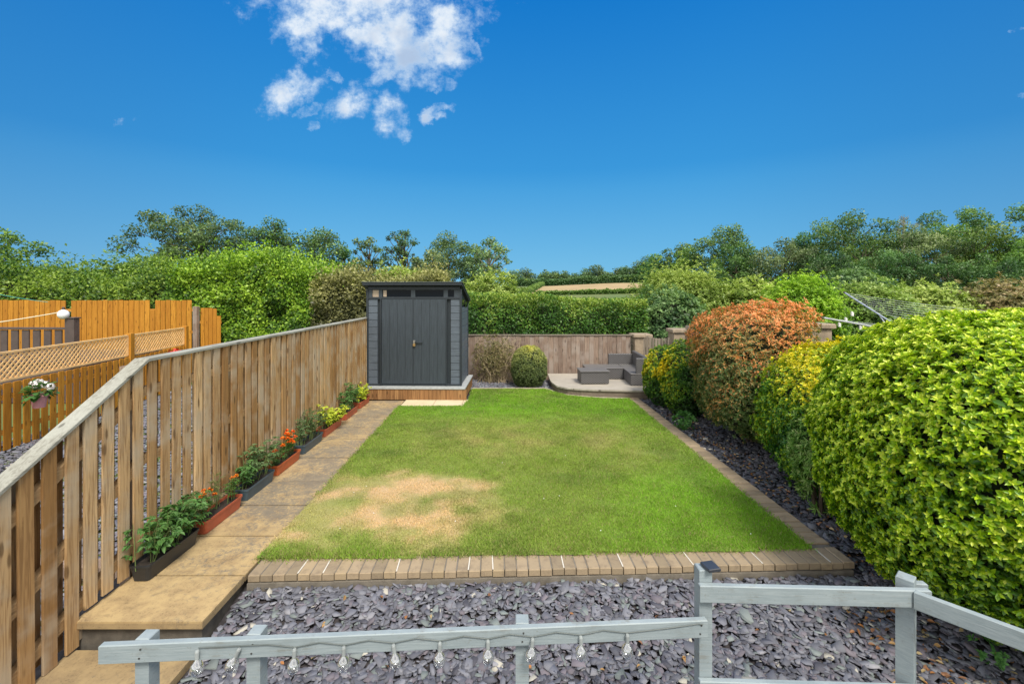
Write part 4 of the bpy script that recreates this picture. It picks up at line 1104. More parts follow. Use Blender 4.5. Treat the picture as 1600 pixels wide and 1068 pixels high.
# hanging pot on the picket fence
def make_pot():
    c = (-7.35+.0, 7.0, 0); c = atZ(61, 636, 7.9)
    c = (c[0], c[1], c[2])
    r = empty('flower_pot', c, 'pink pot of white geraniums hung on the picket fence', 'flower pot')
    MB().lathe(c, [(.001, 0), (.085, .0), (.115, .20), (.125, .20), (.125, .23), (.11, .23), (.10, .17), (.001, .17)], 20).build('pot', paint('pink_plastic', (.62, .30, .33), None, .45), r, sm=False)
    MB().tube([(c[0]-.11, c[1], c[2]+.2), (c[0]-.2, c[1]+.02, c[2]+.26)], .01, 6).build('hook', M_comp, r)
    p = empty('geranium', (c[0], c[1], c[2]+.17), 'round leaved white flowering geranium in the pink pot', 'plant')
    g = np.random.default_rng(3); n = 90; d = unit(g.normal(size=(n, 3))*[1, 1, .6]+[0, 0, .3]); P = np.array([c[0], c[1], c[2]+.25])+d*g.uniform(.08, .2, (n, 1))
    V, f, cc = leaves(P, unit(d+[0, 0, .8]), d, np.full(n, .10), np.full(n, .11), pal_pick([(.05, .14, .04), (.13, .30, .07)], g.random(n)), 6, .1, .1)
    link('foliage', mk_mesh('foliage', V, f, cc), M_leaf, p)
    n = 260; d = unit(g.normal(size=(n, 3))); ctr = np.array([[0, 0, .44], [-.12, .02, .40], [.10, 0, .40], [.03, -.08, .42], [.2, 0, .36]])[g.integers(0, 5, n)]
    P = np.array(c)+ctr+d*.055
    V, f, cc = leaves(P, d, unit(np.cross(d, g.normal(size=(n, 3)))), np.full(n, .035), np.full(n, .032), np.array([[.80, .76, .74]])*g.uniform(.85, 1.1, (n, 1)), 4)
    link('flower', mk_mesh('flower', V, f, cc), vcol_mat('white_petal', .6), p)
make_pot()

# red bedding flowers beyond the lattice
def red_flower():
    c = atZ(274, 552, 8.6); r = empty('red_flower', (c[0], c[1], -.37), 'red bedding flowers seen over the boundary fence capping', 'flower')
    g = np.random.default_rng(8); n = 160; d = unit(g.normal(size=(n, 3))*[1.4, 1, .5]); P = np.array(c)+d*g.uniform(.02, .12, (n, 1))
    V, f, cc = leaves(P, d, unit(np.cross(d, g.normal(size=(n, 3)))), np.full(n, .05), np.full(n, .04), np.array([[.65, .03, .02]])*g.uniform(.7, 1.2, (n, 1)), 4)
    link('petals', mk_mesh('petals', V, f, cc), vcol_mat('red_petal', .6), r)
    MB().tube([(c[0], c[1], -.37), (c[0], c[1], c[2])], .012, 6).build('stem', M_stem, r)
red_flower()

# ------------------------------------------------------------------ shrubs of the right border
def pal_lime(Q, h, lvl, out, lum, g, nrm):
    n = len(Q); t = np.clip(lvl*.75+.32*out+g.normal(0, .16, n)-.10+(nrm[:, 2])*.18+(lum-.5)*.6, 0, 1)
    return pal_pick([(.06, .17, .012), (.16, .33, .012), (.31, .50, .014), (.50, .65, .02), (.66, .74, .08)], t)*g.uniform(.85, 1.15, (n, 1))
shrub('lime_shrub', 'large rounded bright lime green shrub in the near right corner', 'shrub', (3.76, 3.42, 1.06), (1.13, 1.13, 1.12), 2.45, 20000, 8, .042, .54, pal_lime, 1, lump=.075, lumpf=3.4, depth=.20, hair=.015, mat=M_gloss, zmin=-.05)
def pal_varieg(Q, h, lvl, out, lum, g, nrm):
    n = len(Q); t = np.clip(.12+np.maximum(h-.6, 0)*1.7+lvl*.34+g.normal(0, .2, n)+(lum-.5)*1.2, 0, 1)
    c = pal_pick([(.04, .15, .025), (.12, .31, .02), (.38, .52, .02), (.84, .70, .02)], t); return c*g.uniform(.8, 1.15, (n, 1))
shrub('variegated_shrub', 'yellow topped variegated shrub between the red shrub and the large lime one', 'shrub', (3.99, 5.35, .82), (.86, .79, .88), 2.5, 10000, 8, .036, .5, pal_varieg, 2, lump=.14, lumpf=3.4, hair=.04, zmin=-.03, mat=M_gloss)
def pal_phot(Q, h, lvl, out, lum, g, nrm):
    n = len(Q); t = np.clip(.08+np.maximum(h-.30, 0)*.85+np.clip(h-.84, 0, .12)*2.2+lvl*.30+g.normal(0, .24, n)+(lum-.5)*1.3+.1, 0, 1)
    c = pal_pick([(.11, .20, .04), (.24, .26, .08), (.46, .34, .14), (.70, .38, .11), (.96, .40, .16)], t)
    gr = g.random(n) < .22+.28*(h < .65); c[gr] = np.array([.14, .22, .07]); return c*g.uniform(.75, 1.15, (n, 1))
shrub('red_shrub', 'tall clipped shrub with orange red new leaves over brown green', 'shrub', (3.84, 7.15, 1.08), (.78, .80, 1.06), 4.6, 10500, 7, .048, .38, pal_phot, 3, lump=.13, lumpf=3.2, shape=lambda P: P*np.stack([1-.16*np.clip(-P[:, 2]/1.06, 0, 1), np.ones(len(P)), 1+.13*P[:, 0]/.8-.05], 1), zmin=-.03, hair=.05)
def pal_euon(Q, h, lvl, out, lum, g, nrm):
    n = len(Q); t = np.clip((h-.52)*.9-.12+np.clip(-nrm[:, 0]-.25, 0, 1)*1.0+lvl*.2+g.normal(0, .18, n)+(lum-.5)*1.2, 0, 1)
    return pal_pick([(.035, .10, .02), (.07, .19, .02), (.22, .36, .02), (.90, .66, .01)], t)*g.uniform(.8, 1.15, (n, 1))
shrub('golden_shrub', 'green shrub with bright yellow leading edge left of the red shrub', 'shrub', (3.42, 8.7, .70), (.50, .55, .72), 2.4, 3200, 7, .045, .5, pal_euon, 4, lump=.1, zmin=-.03)
shrub('golden_shrub', 'yellow and green shrub nearest the rattan sofa', 'shrub', (3.22, 9.45, .60), (.42, .42, .62), 2.4, 2200, 7, .045, .5, pal_euon, 5, lump=.12, zmin=-.03)
def pal_pieris(Q, h, lvl, out, lum, g, nrm):
    n = len(Q); t = np.clip(g.random(n)*.7+lvl*.4, 0, 1); c = pal_pick([(.10, .24, .04), (.22, .40, .08), (.46, .56, .22)], t)
    s = (h > .84) & (lvl > .3); c[s] = np.array([.60, .24, .10]); return c*g.uniform(.8, 1.15, (n, 1))
shrub('small_shrub', 'loose light green shrub with salmon tips tucked against the variegated shrub', 'shrub', (3.36, 4.85, .60), (.26, .30, .60), 2.2, 420, 9, .075, .25, pal_pieris, 6, lump=.2, zmin=-.03, core=.6)
def pal_dome(Q, h, lvl, out, lum, g, nrm):
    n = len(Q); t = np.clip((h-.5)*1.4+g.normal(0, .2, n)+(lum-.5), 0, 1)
    return pal_pick([(.13, .18, .06), (.26, .31, .09), (.44, .46, .14), (.74, .68, .14)], t)*g.uniform(.8, 1.15, (n, 1))
shrub('dome_shrub', 'small clipped golden green dome shrub by the back fence', 'shrub', (.43, 11.25, .46), (.44, .42, .53), 2.4, 5200, 6, .028, .5, pal_dome, 7, lump=.05, zmin=-.02)
def pal_dry(Q, h, lvl, out, lum, g, nrm):
    n = len(Q); return pal_pick([(.13, .15, .05), (.26, .22, .10), (.36, .29, .15)], g.random(n))*g.uniform(.8, 1.15, (n, 1))
o = shrub('bare_shrub', 'straggly half bare brown shrub against the fence right of the shed', 'shrub', (-.45, 11.75, .62), (.62, .28, .58), 2.2, 1100, 6, .050, .4, pal_dry, 8, lump=.2, zmin=-.02, core=0, depth=.8, stems=False)
def twigs_or_core(parent, c, r, n, seed, mat, z0=0.0, rad=.006):
    g = np.random.default_rng(seed); mb = MB()
    for i in range(n):
        a = g.uniform(0, 7); e = Vector((c[0]+math.cos(a)*r[0]*g.random()**.5, c[1]+math.sin(a)*r[1]*g.random()**.5, c[2]+r[2]*g.uniform(-.3, 1)))
        s = Vector((c[0]+g.normal()*r[0]*.3, c[1]+g.normal()*r[1]*.2, z0)); m1 = s.lerp(e, .4)+Vector(g.normal(0, .09, 3)); m2 = s.lerp(e, .75)+Vector(g.normal(0, .09, 3))
        mb.tube([s, m1, m2, e], [rad*1.6, rad, rad*.8, rad*.4], 5, caps=False)
        for k in range(3):
            q = m1.lerp(e, g.random()); e2 = q+Vector(g.normal(0, .13, 3)); mb.tube([q, q.lerp(e2, .5)+Vector(g.normal(0, .03, 3)), e2], [rad*.5, rad*.4, rad*.25], 4, caps=False)
    return mb.build('twigs_or_core', mat, parent)
twigs_or_core(o, (-.42, 11.72, .62), (.66, .26, .62), 130, 4, paint('dry_twig', (.40, .32, .20), (.2, .15, .1), .9), -.02)
def pal_seed(Q, h, lvl, out, lum, g, nrm): return pal_pick([(.06, .18, .04), (.13, .32, .07)], g.random(len(Q)))
shrub('seedling', 'small green seedling at the foot of the red shrub', 'plant', (3.02, 7.85, .10), (.19, .19, .12), 2, 60, 8, .06, .45, pal_seed, 9, zmin=-.03, core=0, stems=False)
shrub('seedling', 'small bright green seedling in the slate behind the corner of the grey rail', 'plant', (3.20, 3.02, -.06), (.09, .09, .08), 2, 12, 8, .05, .5, pal_seed, 10, zmin=-.16, core=0, stems=False)

# ------------------------------------------------------------------ rotary airer
def make_airer():
    M_al = paint('aluminium', (.55, .58, .60), None, .35, .05, 8, metal=.4); M_ln = paint('white_line', (.62, .66, .66), None, .5)
    hub = Vector((6.1, 6.9, 1.72))
    r = empty('rotary_airer', (6.1, 6.9, 0), 'aluminium rotary clothes airer standing beyond the shrubs on the right', 'clothes airer')
    MB().tube([(6.1, 6.9, -.3), (6.1, 6.9, 1.9)], .022, 10).build('pole', M_al, r)
    MB().lathe((6.1, 6.9, 1.62), [(.001, 0), (.05, 0), (.05, .14), (.001, .14)], 12).build('hub', M_comp, r)
    tips = []
    for th, rz, h in ((84, 1.52, 2.33), (190, 1.52, 1.97), (-6, 1.52, 2.02), (-96, 1.52, 1.85)):
        t = Vector((6.1+rz*math.cos(R(th)), 6.9+rz*math.sin(R(th)), h)); tips.append(t)
        MB().tube([hub, t], .014, 8).build('arm', M_al, r)
        MB().tube([t, t+(t-hub).normalized()*.04], .019, 8).build('arm_tip', M_comp, r)
        MB().tube([hub-Vector((0, 0, .35)), hub.lerp(t, .42)], .009, 6).build('strut', M_al, r)
    order = [0, 2, 3, 1]
    mb = MB()
    for k in range(9):
        f = 1-.075*k
        for i in range(4):
            a = hub.lerp(tips[order[i]], f); b = hub.lerp(tips[order[(i+1) % 4]], f); m = a.lerp(b, .5)-Vector((0, 0, .03))
            if i == 3 or (i in (1, 2) and k not in (0, 2, 4)): continue
            if k == 8: continue
            mb.tube([a, a.lerp(m, .5)-Vector((0, 0, .008)), m, m.lerp(b, .5)-Vector((0, 0, .008)), b], .0022, 4, caps=False)
    mb.build('line', M_ln, r)
    pw = paint('peg_white', (.8, .8, .76))
    for i, (px, py) in enumerate(((1331, 490), (1321, 499), (1311, 507), (1344, 512))):
        p = atZ(px, py, 7.1+.12*i); o = MB().box((p[0], p[1], p[2]), (.02, .02, .07), R(20), ch=.003).box((p[0]+.018, p[1], p[2]-.008), (.012, .02, .06), R(10), ch=.003).build('clothes_peg', pw)
        tag(o, ['white clothes peg highest on the left airer line', 'white clothes peg second down on the airer line', 'white clothes peg lowest at the left under the airer arm', 'white clothes peg furthest right below the airer arm'][i], 'peg', 'clothes pegs on the airer')
make_airer()

# ------------------------------------------------------------------ hedges, bushes and trees beyond
def hedge(name, label, x0, x1, y0, y1, z0, topf, L, n, pal, seed, cat='hedge', wisp=0.0, mat=None, slope=0.0, W=.6):
    """box hedge: foliage over top, front face and ends, lumpy; topf(x)->height. pal(Q,u,g)"""
    g = np.random.default_rng(seed); root = empty(name, ((x0+x1)/2, y0, z0), label, cat)
    H = topf(np.array([(x0+x1)/2]))[0]-z0; A1 = (x1-x0)*(y1-y0); A2 = (x1-x0)*H; A3 = (y1-y0)*H*2
    k = g.random(n); p1 = A1/(A1+A2*1.3+A3*.5); p2 = p1+A2*1.3/(A1+A2*1.3+A3*.5)
    x = g.uniform(x0, x1, n); y = g.uniform(y0, y1, n); t = g.random(n)
    top = topf(x)+(fbm(x*1.1+seed, y*1.1, 4)-.5)*.9*(.35+wisp)
    z = z0+(top-z0)*t; fr = (k >= p1) & (k < p2); en = k >= p2
    z = np.where(k < p1, top, z); y = np.where(fr, y0+(fbm(x*1.3+seed, z*1.3, 4)-.5)*.8*(1+wisp*.35), y)
    x = np.where(en, np.where(g.random(n) < .5, x0, x1), x)
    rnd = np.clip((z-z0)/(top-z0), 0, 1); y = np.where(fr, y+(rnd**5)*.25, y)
    N = np.where((k < p1)[:, None], [[0, -.25, 1.0]], np.where(fr[:, None], [[0, -1.0, .35]], np.stack([np.where(x <= x0, -1., 1.), np.zeros(n), np.full(n, .3)], 1)))
    P = np.stack([x, y, z], 1); dep = g.random(n)**2*.35
    P = P-unit(N)*dep[:, None]
    if wisp:
        w = (k < p1) & (g.random(n) < .6); P[w, 2] += np.abs(g.normal(0, .45, w.sum()))*wisp*(.3+1.4*(fbm(P[w, 0]*4+3, P[w, 1]*4, 2)))
    T = unit(N+g.normal(0, .9, (n, 3))+[0, 0, .2]); Nn = unit(N+g.normal(0, .55, (n, 3))+[0, 0, .25])
    Ls = L*g.uniform(.6, 1.3, n); col = pal(P, rnd, g)
    V, f, cc = leaves(P, Nn, T, Ls, Ls*W, col, 4)
    link('foliage', mk_mesh('foliage', V, f, cc), mat or M_leaf, root)
    xs = np.linspace(x0+.2, x1-.2, 24); ti = topf(xs)-.35; mb = MB()
    for i in range(23): 
        mb.add([(xs[i], y0+.6, z0), (xs[i+1], y0+.6, z0), (xs[i+1], y1-.1, z0), (xs[i], y1-.1, z0), (xs[i], y0+.75, ti[i]), (xs[i+1], y0+.75, ti[i+1]), (xs[i+1], y1-.1, ti[i+1]), (xs[i], y1-.1, ti[i])],
               [(4, 5, 6, 7), (0, 1, 5, 4), (2, 3, 7, 6)]+([(3, 0, 4, 7)] if i == 0 else [])+([(1, 2, 6, 5)] if i == 22 else []))
    mb.build('inner_blocker', M_core, root)  # closed dark box added to stop light passing through the hedge
    return root
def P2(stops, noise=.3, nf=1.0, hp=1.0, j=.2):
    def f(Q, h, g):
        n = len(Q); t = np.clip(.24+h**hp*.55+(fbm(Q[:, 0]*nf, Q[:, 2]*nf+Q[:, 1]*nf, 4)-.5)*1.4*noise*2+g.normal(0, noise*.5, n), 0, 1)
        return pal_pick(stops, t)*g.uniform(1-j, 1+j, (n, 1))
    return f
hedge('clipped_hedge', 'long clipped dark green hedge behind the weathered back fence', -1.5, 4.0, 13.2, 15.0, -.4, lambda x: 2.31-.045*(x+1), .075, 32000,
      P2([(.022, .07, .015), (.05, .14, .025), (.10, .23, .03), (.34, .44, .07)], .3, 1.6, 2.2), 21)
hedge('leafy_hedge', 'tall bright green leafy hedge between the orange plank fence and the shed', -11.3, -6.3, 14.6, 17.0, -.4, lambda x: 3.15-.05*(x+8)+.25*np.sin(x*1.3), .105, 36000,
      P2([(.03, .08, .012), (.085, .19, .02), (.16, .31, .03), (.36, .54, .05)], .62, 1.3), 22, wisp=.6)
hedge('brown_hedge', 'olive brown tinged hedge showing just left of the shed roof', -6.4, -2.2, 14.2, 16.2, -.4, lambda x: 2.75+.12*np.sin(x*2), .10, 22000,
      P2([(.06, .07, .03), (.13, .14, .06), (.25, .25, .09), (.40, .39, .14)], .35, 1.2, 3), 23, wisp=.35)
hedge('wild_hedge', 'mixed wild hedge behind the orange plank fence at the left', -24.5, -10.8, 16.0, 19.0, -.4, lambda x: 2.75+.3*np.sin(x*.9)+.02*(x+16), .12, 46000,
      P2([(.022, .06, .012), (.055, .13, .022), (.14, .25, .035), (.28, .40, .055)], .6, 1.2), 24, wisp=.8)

def bush(name, label, px0, px1, pyt, Z, zb, pal, seed, n=2600, L=.16, dz=1.0, hairy=.0, lump=.2, cat='bush', group=None, pw=2.2, upw=.6):
    x0, x1 = (px0-800)/F*Z, (px1-800)/F*Z; top = EYE-(pyt-HOR)/F*Z; rx = (x1-x0)/2; rz = (top-zb)/2*1.02
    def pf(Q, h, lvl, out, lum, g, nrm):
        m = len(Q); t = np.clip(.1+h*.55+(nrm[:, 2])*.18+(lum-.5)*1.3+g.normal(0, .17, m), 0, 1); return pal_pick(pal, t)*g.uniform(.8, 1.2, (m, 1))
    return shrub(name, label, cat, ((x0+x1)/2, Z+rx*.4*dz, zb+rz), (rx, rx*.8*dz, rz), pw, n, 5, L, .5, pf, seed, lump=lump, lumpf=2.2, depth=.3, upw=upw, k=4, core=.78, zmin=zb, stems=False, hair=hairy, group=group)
G_pale = [(.08, .14, .03), (.18, .27, .05), (.32, .42, .09), (.46, .55, .14)]
G_dark = [(.026, .07, .028), (.06, .13, .045), (.11, .21, .07), (.20, .32, .11)]
G_mid = [(.035, .085, .022), (.085, .17, .035), (.17, .28, .055), (.28, .41, .09)]
G_brt = [(.06, .14, .015), (.15, .30, .02), (.29, .50, .035), (.45, .64, .06)]
# right middle distance
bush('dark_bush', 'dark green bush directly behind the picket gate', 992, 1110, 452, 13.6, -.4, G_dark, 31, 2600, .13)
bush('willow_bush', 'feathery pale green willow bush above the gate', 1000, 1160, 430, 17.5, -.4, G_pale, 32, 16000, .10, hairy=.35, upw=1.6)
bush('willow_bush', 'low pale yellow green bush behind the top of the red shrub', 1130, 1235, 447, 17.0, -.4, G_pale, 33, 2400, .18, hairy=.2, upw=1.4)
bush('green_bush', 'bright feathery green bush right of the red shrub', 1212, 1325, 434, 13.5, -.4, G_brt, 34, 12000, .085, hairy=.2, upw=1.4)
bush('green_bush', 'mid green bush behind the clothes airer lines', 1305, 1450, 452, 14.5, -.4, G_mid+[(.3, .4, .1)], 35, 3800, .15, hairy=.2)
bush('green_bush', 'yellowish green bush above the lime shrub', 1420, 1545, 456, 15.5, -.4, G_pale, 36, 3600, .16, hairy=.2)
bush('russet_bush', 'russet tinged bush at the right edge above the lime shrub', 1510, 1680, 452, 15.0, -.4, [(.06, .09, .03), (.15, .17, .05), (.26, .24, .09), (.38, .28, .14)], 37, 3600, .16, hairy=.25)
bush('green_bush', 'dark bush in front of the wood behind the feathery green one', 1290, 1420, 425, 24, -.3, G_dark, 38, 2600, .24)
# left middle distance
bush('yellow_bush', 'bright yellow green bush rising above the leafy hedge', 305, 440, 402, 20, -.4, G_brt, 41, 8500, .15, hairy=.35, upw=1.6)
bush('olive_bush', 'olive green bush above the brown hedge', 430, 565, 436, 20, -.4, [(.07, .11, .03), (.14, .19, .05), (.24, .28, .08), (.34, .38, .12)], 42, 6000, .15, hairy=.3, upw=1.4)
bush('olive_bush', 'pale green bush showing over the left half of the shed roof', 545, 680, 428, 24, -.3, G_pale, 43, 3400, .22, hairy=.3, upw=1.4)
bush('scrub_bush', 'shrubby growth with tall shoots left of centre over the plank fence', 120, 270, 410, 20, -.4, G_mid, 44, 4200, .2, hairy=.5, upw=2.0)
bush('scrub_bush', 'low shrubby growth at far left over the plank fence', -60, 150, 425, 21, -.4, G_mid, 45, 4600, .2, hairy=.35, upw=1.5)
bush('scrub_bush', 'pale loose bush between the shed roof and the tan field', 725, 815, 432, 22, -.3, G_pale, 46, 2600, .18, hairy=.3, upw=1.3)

def tree(name, label, px0, px1, pyt, pyb, Z, pal, seed, dens=1.0, nclump=14, sparse=False, zb=None, trunk_px=None, leafpx=2.8, bark=None, group=None, cat='tree', clumpr=.30, solid=True):
    g = np.random.default_rng(seed+500); s = Z/F
    cx = ((px0+px1)/2-800)*s; rx = (px1-px0)/2*s; pyb = pyb+16; zt = EYE-(pyt-HOR)*s; zc0 = EYE-(pyb-HOR)*s; rz = (zt-zc0)/2; cz = (zt+zc0)/2
    if zb is None: zb = float(terr_h(np.array([cx]), np.array([Z]))[0])-.1
    tx = cx if trunk_px is None else (trunk_px-800)*s
    root = empty(name, (tx, Z, zb), label, cat, group)
    # clump centres
    cs = []
    tries = 0
    nclump = int(nclump*(1.0 if sparse else 1.7)); cr_ = clumpr*(.9 if sparse else .88)
    cs = [np.array([0, 0, 1-cr_])]
    while len(cs) < nclump:
        cand = g.uniform(-1, 1, (40, 3))*[1, .8, 1]; cand = cand[(cand[:, 0]**2+(np.maximum(cand[:, 2], 0))**2 < 1) & (np.abs(cand[:, 0]) < 1.05+cand[:, 2]*.25)]
        if not len(cand): continue
        cand = cand*[1-cr_*.7, 1, 1-cr_*.8]; a_ = np.array(cs); dist = np.linalg.norm((cand[:, None]-a_[None])*[1, .55, 1], axis=2).min(1)
        cs.append(cand[np.argmax(dist+g.uniform(0, .12, len(cand)))])
    cs = np.array(cs)
    ry = rx*.85; ctr = cs*[rx, ry, rz]+[cx, Z, cz]; pyb_ = pyb; cr = cr_*np.sqrt(rx*rz)*g.uniform(.6, 1.3, len(cs))
    L = leafpx*s; area = (px1-px0)*(pyb-pyt)*.78; nl = int(area/(leafpx**2*.35)*3.4*dens*(.42 if sparse else 1))
    nl = min(nl, 27000)
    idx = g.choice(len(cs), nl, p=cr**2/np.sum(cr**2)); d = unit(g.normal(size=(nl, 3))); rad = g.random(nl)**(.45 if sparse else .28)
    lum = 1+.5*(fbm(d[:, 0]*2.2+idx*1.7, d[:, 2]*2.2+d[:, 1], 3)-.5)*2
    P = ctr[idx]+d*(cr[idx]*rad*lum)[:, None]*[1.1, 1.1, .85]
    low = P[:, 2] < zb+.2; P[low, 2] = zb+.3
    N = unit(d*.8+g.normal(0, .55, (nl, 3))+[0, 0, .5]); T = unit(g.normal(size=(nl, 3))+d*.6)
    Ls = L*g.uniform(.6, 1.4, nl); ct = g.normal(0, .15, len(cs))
    t = np.clip(.38+ct[idx]+(d[:, 2])*.22+g.normal(0, .13, nl)+(rad-.7)*.2, 0, 1)  # upward-facing leaves get a lighter tone: lit crown tops put into the colour
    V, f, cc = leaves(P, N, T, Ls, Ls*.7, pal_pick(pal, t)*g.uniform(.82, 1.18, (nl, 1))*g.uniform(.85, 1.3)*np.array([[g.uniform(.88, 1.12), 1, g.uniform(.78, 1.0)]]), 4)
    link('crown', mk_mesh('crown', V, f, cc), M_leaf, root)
    mb = MB(); tr = max(.10, (zt-zb)*.018); fork = Vector((tx, Z, zb+(cz-zb)*(.55 if sparse else .6)))
    mid = Vector((tx+g.normal()*tr, Z, (zb+fork.z)/2)); topp = Vector((cx*.7+tx*.3, Z, cz+rz*.55))
    mb.tube([(tx, Z, zb-.3), mid, fork, fork.lerp(topp, .5)+Vector(g.normal(0, tr, 3)), topp], [tr*1.25, tr, tr*.8, tr*.5, tr*.15], 8)
    bm = bark or M_bark
    mb.build('trunk', bm, root)
    lb = MB()
    for i in range(len(cs)):
        e = Vector(ctr[i]); st_ = fork.lerp(topp, max(0, min(.7, (e.z-fork.z)/max(.1, (topp.z-fork.z))-.35))); m = st_.lerp(e, .5)+Vector((0, 0, -abs(cr[i])*.25))+Vector(g.normal(0, cr[i]*.2, 3))
        lb.tube([st_, m, e], [tr*.42, tr*.26, tr*.10], 5, caps=False)
        for k in range(4 if sparse else 2):
            dd = Vector(unit(g.normal(size=(1, 3)))[0]); e2 = e+dd*cr[i]*.85; lb.tube([m.lerp(e, .7), e.lerp(e2, .5)+Vector(g.normal(0, cr[i]*.1, 3)), e2], [tr*.12, tr*.09, tr*.04], 4, caps=False)
    lb.build('limb', bm, root)
    return root
G_ash = [(.045, .085, .04), (.085, .15, .065), (.15, .235, .095), (.24, .34, .14)]
G_wood = [(.04, .09, .035), (.085, .17, .05), (.16, .28, .075), (.27, .41, .12)]
G_wpale = [(.07, .12, .055), (.14, .21, .09), (.24, .33, .15), (.37, .45, .24)]
LG = 'trees beyond the garden'
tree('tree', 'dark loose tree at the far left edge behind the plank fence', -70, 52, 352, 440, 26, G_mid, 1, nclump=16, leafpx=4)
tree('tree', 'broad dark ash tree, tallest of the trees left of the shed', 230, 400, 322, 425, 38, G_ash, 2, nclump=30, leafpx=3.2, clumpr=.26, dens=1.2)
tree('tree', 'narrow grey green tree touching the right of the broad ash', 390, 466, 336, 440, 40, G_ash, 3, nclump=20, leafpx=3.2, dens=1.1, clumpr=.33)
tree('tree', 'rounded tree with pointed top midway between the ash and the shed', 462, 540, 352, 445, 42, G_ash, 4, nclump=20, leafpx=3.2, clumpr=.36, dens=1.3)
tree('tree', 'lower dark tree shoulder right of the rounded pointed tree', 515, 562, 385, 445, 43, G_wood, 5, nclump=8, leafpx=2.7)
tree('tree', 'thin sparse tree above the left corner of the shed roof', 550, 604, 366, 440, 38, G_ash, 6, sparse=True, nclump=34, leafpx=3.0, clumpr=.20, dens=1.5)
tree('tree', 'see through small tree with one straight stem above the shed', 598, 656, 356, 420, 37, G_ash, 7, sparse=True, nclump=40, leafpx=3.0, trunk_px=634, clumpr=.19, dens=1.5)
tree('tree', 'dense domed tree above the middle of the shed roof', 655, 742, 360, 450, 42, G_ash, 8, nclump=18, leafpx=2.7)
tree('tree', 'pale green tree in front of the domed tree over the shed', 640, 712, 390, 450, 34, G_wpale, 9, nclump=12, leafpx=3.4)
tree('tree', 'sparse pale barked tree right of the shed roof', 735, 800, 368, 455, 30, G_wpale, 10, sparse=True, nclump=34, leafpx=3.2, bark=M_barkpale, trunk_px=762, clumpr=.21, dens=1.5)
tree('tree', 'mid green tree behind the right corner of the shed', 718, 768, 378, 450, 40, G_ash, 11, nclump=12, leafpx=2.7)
# wood on the right
WG = [
 ('dark rounded tree at the left end of the wood', 1000, 1058, 396, 445, 88, G_wood), ('domed dark tree at the left shoulder of the wood', 1028, 1092, 379, 440, 84, G_wood),
 ('mid green tree in front of the wood shoulder', 1048, 1105, 386, 440, 76, G_mid),
 ('tall open topped tree on the left of the wood', 1088, 1170, 350, 440, 70, G_wood), ('low dark round tree under the open topped one', 1122, 1192, 372, 445, 62, G_dark),
 ('silvery pale tree near the middle of the view above the red shrub', 1180, 1276, 372, 448, 56, G_wpale), ('dark tree showing over the silvery tree', 1225, 1290, 358, 440, 74, G_wood),
 ('dark wide crowned tree on the skyline above the bright bush', 1270, 1396, 328, 430, 72, G_wood), ('light green tree below the wide skyline crown', 1300, 1400, 362, 450, 58, G_mid),
 ('soft pale green tree in the middle of the wood front', 1370, 1480, 352, 450, 56, G_wpale), ('dark tree hollow behind the airer', 1330, 1440, 388, 458, 52, G_dark),
 ('tallest dark crown on the skyline at the right', 1428, 1592, 318, 420, 70, G_wood), ('light layered tree under the tallest skyline crown', 1470, 1575, 352, 450, 54, G_mid),
 ('dark undergrowth tree low in the right of the wood', 1430, 1530, 395, 460, 48, G_dark), ('green tree at the right edge of the wood', 1545, 1650, 372, 450, 50, G_mid),
 ('dark tree beyond the right edge tree', 1570, 1700, 355, 440, 62, G_wood), ('dark low tree at the right end above the russet bush', 1520, 1640, 400, 462, 46, G_dark),
 ('shadowy tree at the foot of the silvery tree', 1230, 1340, 395, 455, 54, G_dark), ('low bushy tree left of the silvery tree', 1100, 1200, 398, 452, 60, G_wood)]
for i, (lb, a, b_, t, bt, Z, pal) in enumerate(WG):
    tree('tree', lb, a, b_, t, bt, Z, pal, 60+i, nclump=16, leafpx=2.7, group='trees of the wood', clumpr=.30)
tree('tree', 'bare brown twiggy treetop poking out between the two skyline crowns', 1396, 1428, 334, 372, 66, [(.25, .20, .14), (.30, .25, .18)], 90, sparse=True, nclump=10, leafpx=1.6, dens=.35, bark=M_barkpale)
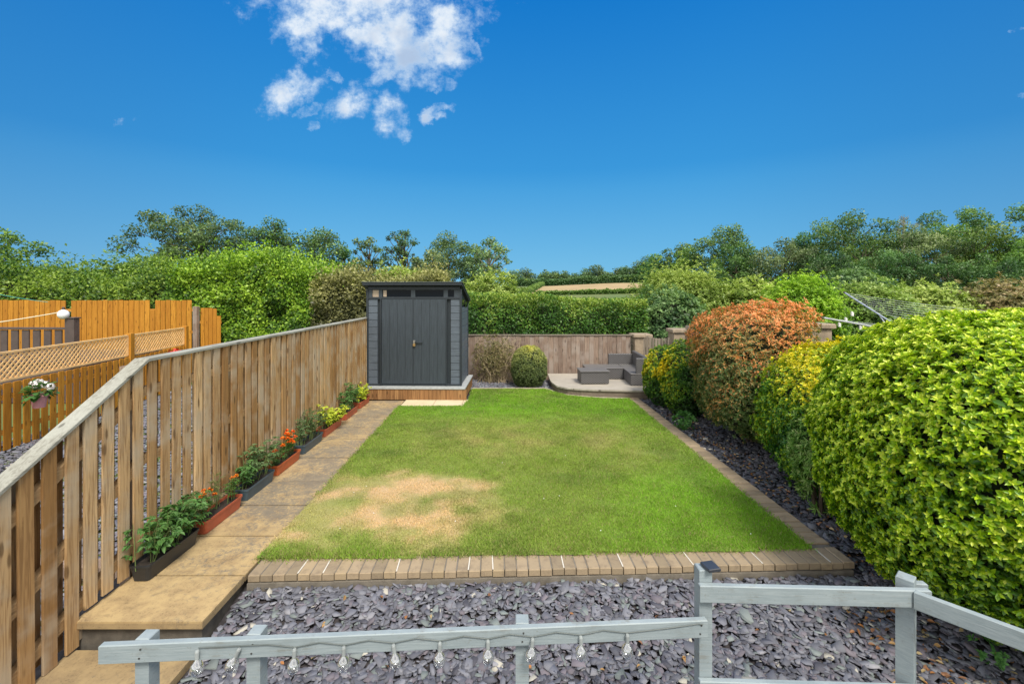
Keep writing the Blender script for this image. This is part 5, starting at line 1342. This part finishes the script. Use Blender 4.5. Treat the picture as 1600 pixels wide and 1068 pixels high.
# skyline row beyond the field
sk = [(804, 422, 18), (822, 418, 26), (852, 416, 22), (868, 421, 16), (882, 419, 12), (897, 421, 22), (915, 417, 20), (933, 413, 26), (950, 421, 14), (965, 414, 18), (980, 412, 22), (998, 404, 26), (1014, 398, 26)]
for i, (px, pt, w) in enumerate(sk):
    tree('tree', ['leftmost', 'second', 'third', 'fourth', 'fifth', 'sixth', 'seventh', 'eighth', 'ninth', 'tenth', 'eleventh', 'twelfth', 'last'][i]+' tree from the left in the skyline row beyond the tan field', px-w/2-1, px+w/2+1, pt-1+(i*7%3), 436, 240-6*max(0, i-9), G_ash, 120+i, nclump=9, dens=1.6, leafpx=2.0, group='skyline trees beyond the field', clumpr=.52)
def far_hedge(name, label, px0, py0, Z0, px1, py1, Z1, h, w, seed, pal):
    g = np.random.default_rng(seed); a = np.array([(px0-800)/F*Z0, Z0]); b = np.array([(px1-800)/F*Z1, Z1]); n = 9000
    t = g.random(n); P = a[None]*(1-t[:, None])+b[None]*t[:, None]; off = g.uniform(-1, 1, n); hh = g.random(n)
    z = terr_h(P[:, 0], P[:, 1])+hh*h*(.75+.5*fbm(t*30+seed, t*3, 3)); dirn = (b-a)/np.linalg.norm(b-a)
    P = np.stack([P[:, 0]-dirn[1]*off*w, P[:, 1]+dirn[0]*off*w, z], 1); L = .55*Z0/150
    V, f, cc = leaves(P, unit(g.normal(size=(n, 3))+[0, -.4, .8]), unit(g.normal(size=(n, 3))), L*g.uniform(.6, 1.3, n), L*.7, pal_pick(pal, .5*hh+.4*g.random(n)), 4)
    r = empty(name, (a[0], a[1], float(terr_h(a[:1], a[1:])[0])), label, 'hedge'); link('foliage', mk_mesh('foliage', V, f, cc), M_leaf, r)
far_hedge('hedgerow', 'dark hedgerow along the top of the tan field', 798, 0, 222, 1010, 0, 218, 3.6, 1.4, 1, G_dark)
far_hedge('hedgerow', 'thin green hedgerow along the bottom of the tan field', 835, 0, 119, 1010, 0, 112, 1.1, .8, 2, G_mid)
far_hedge('hedgerow', 'diagonal hedgerow climbing the left side of the tan field', 812, 0, 115, 848, 0, 215, 1.8, 1.0, 3, G_mid)
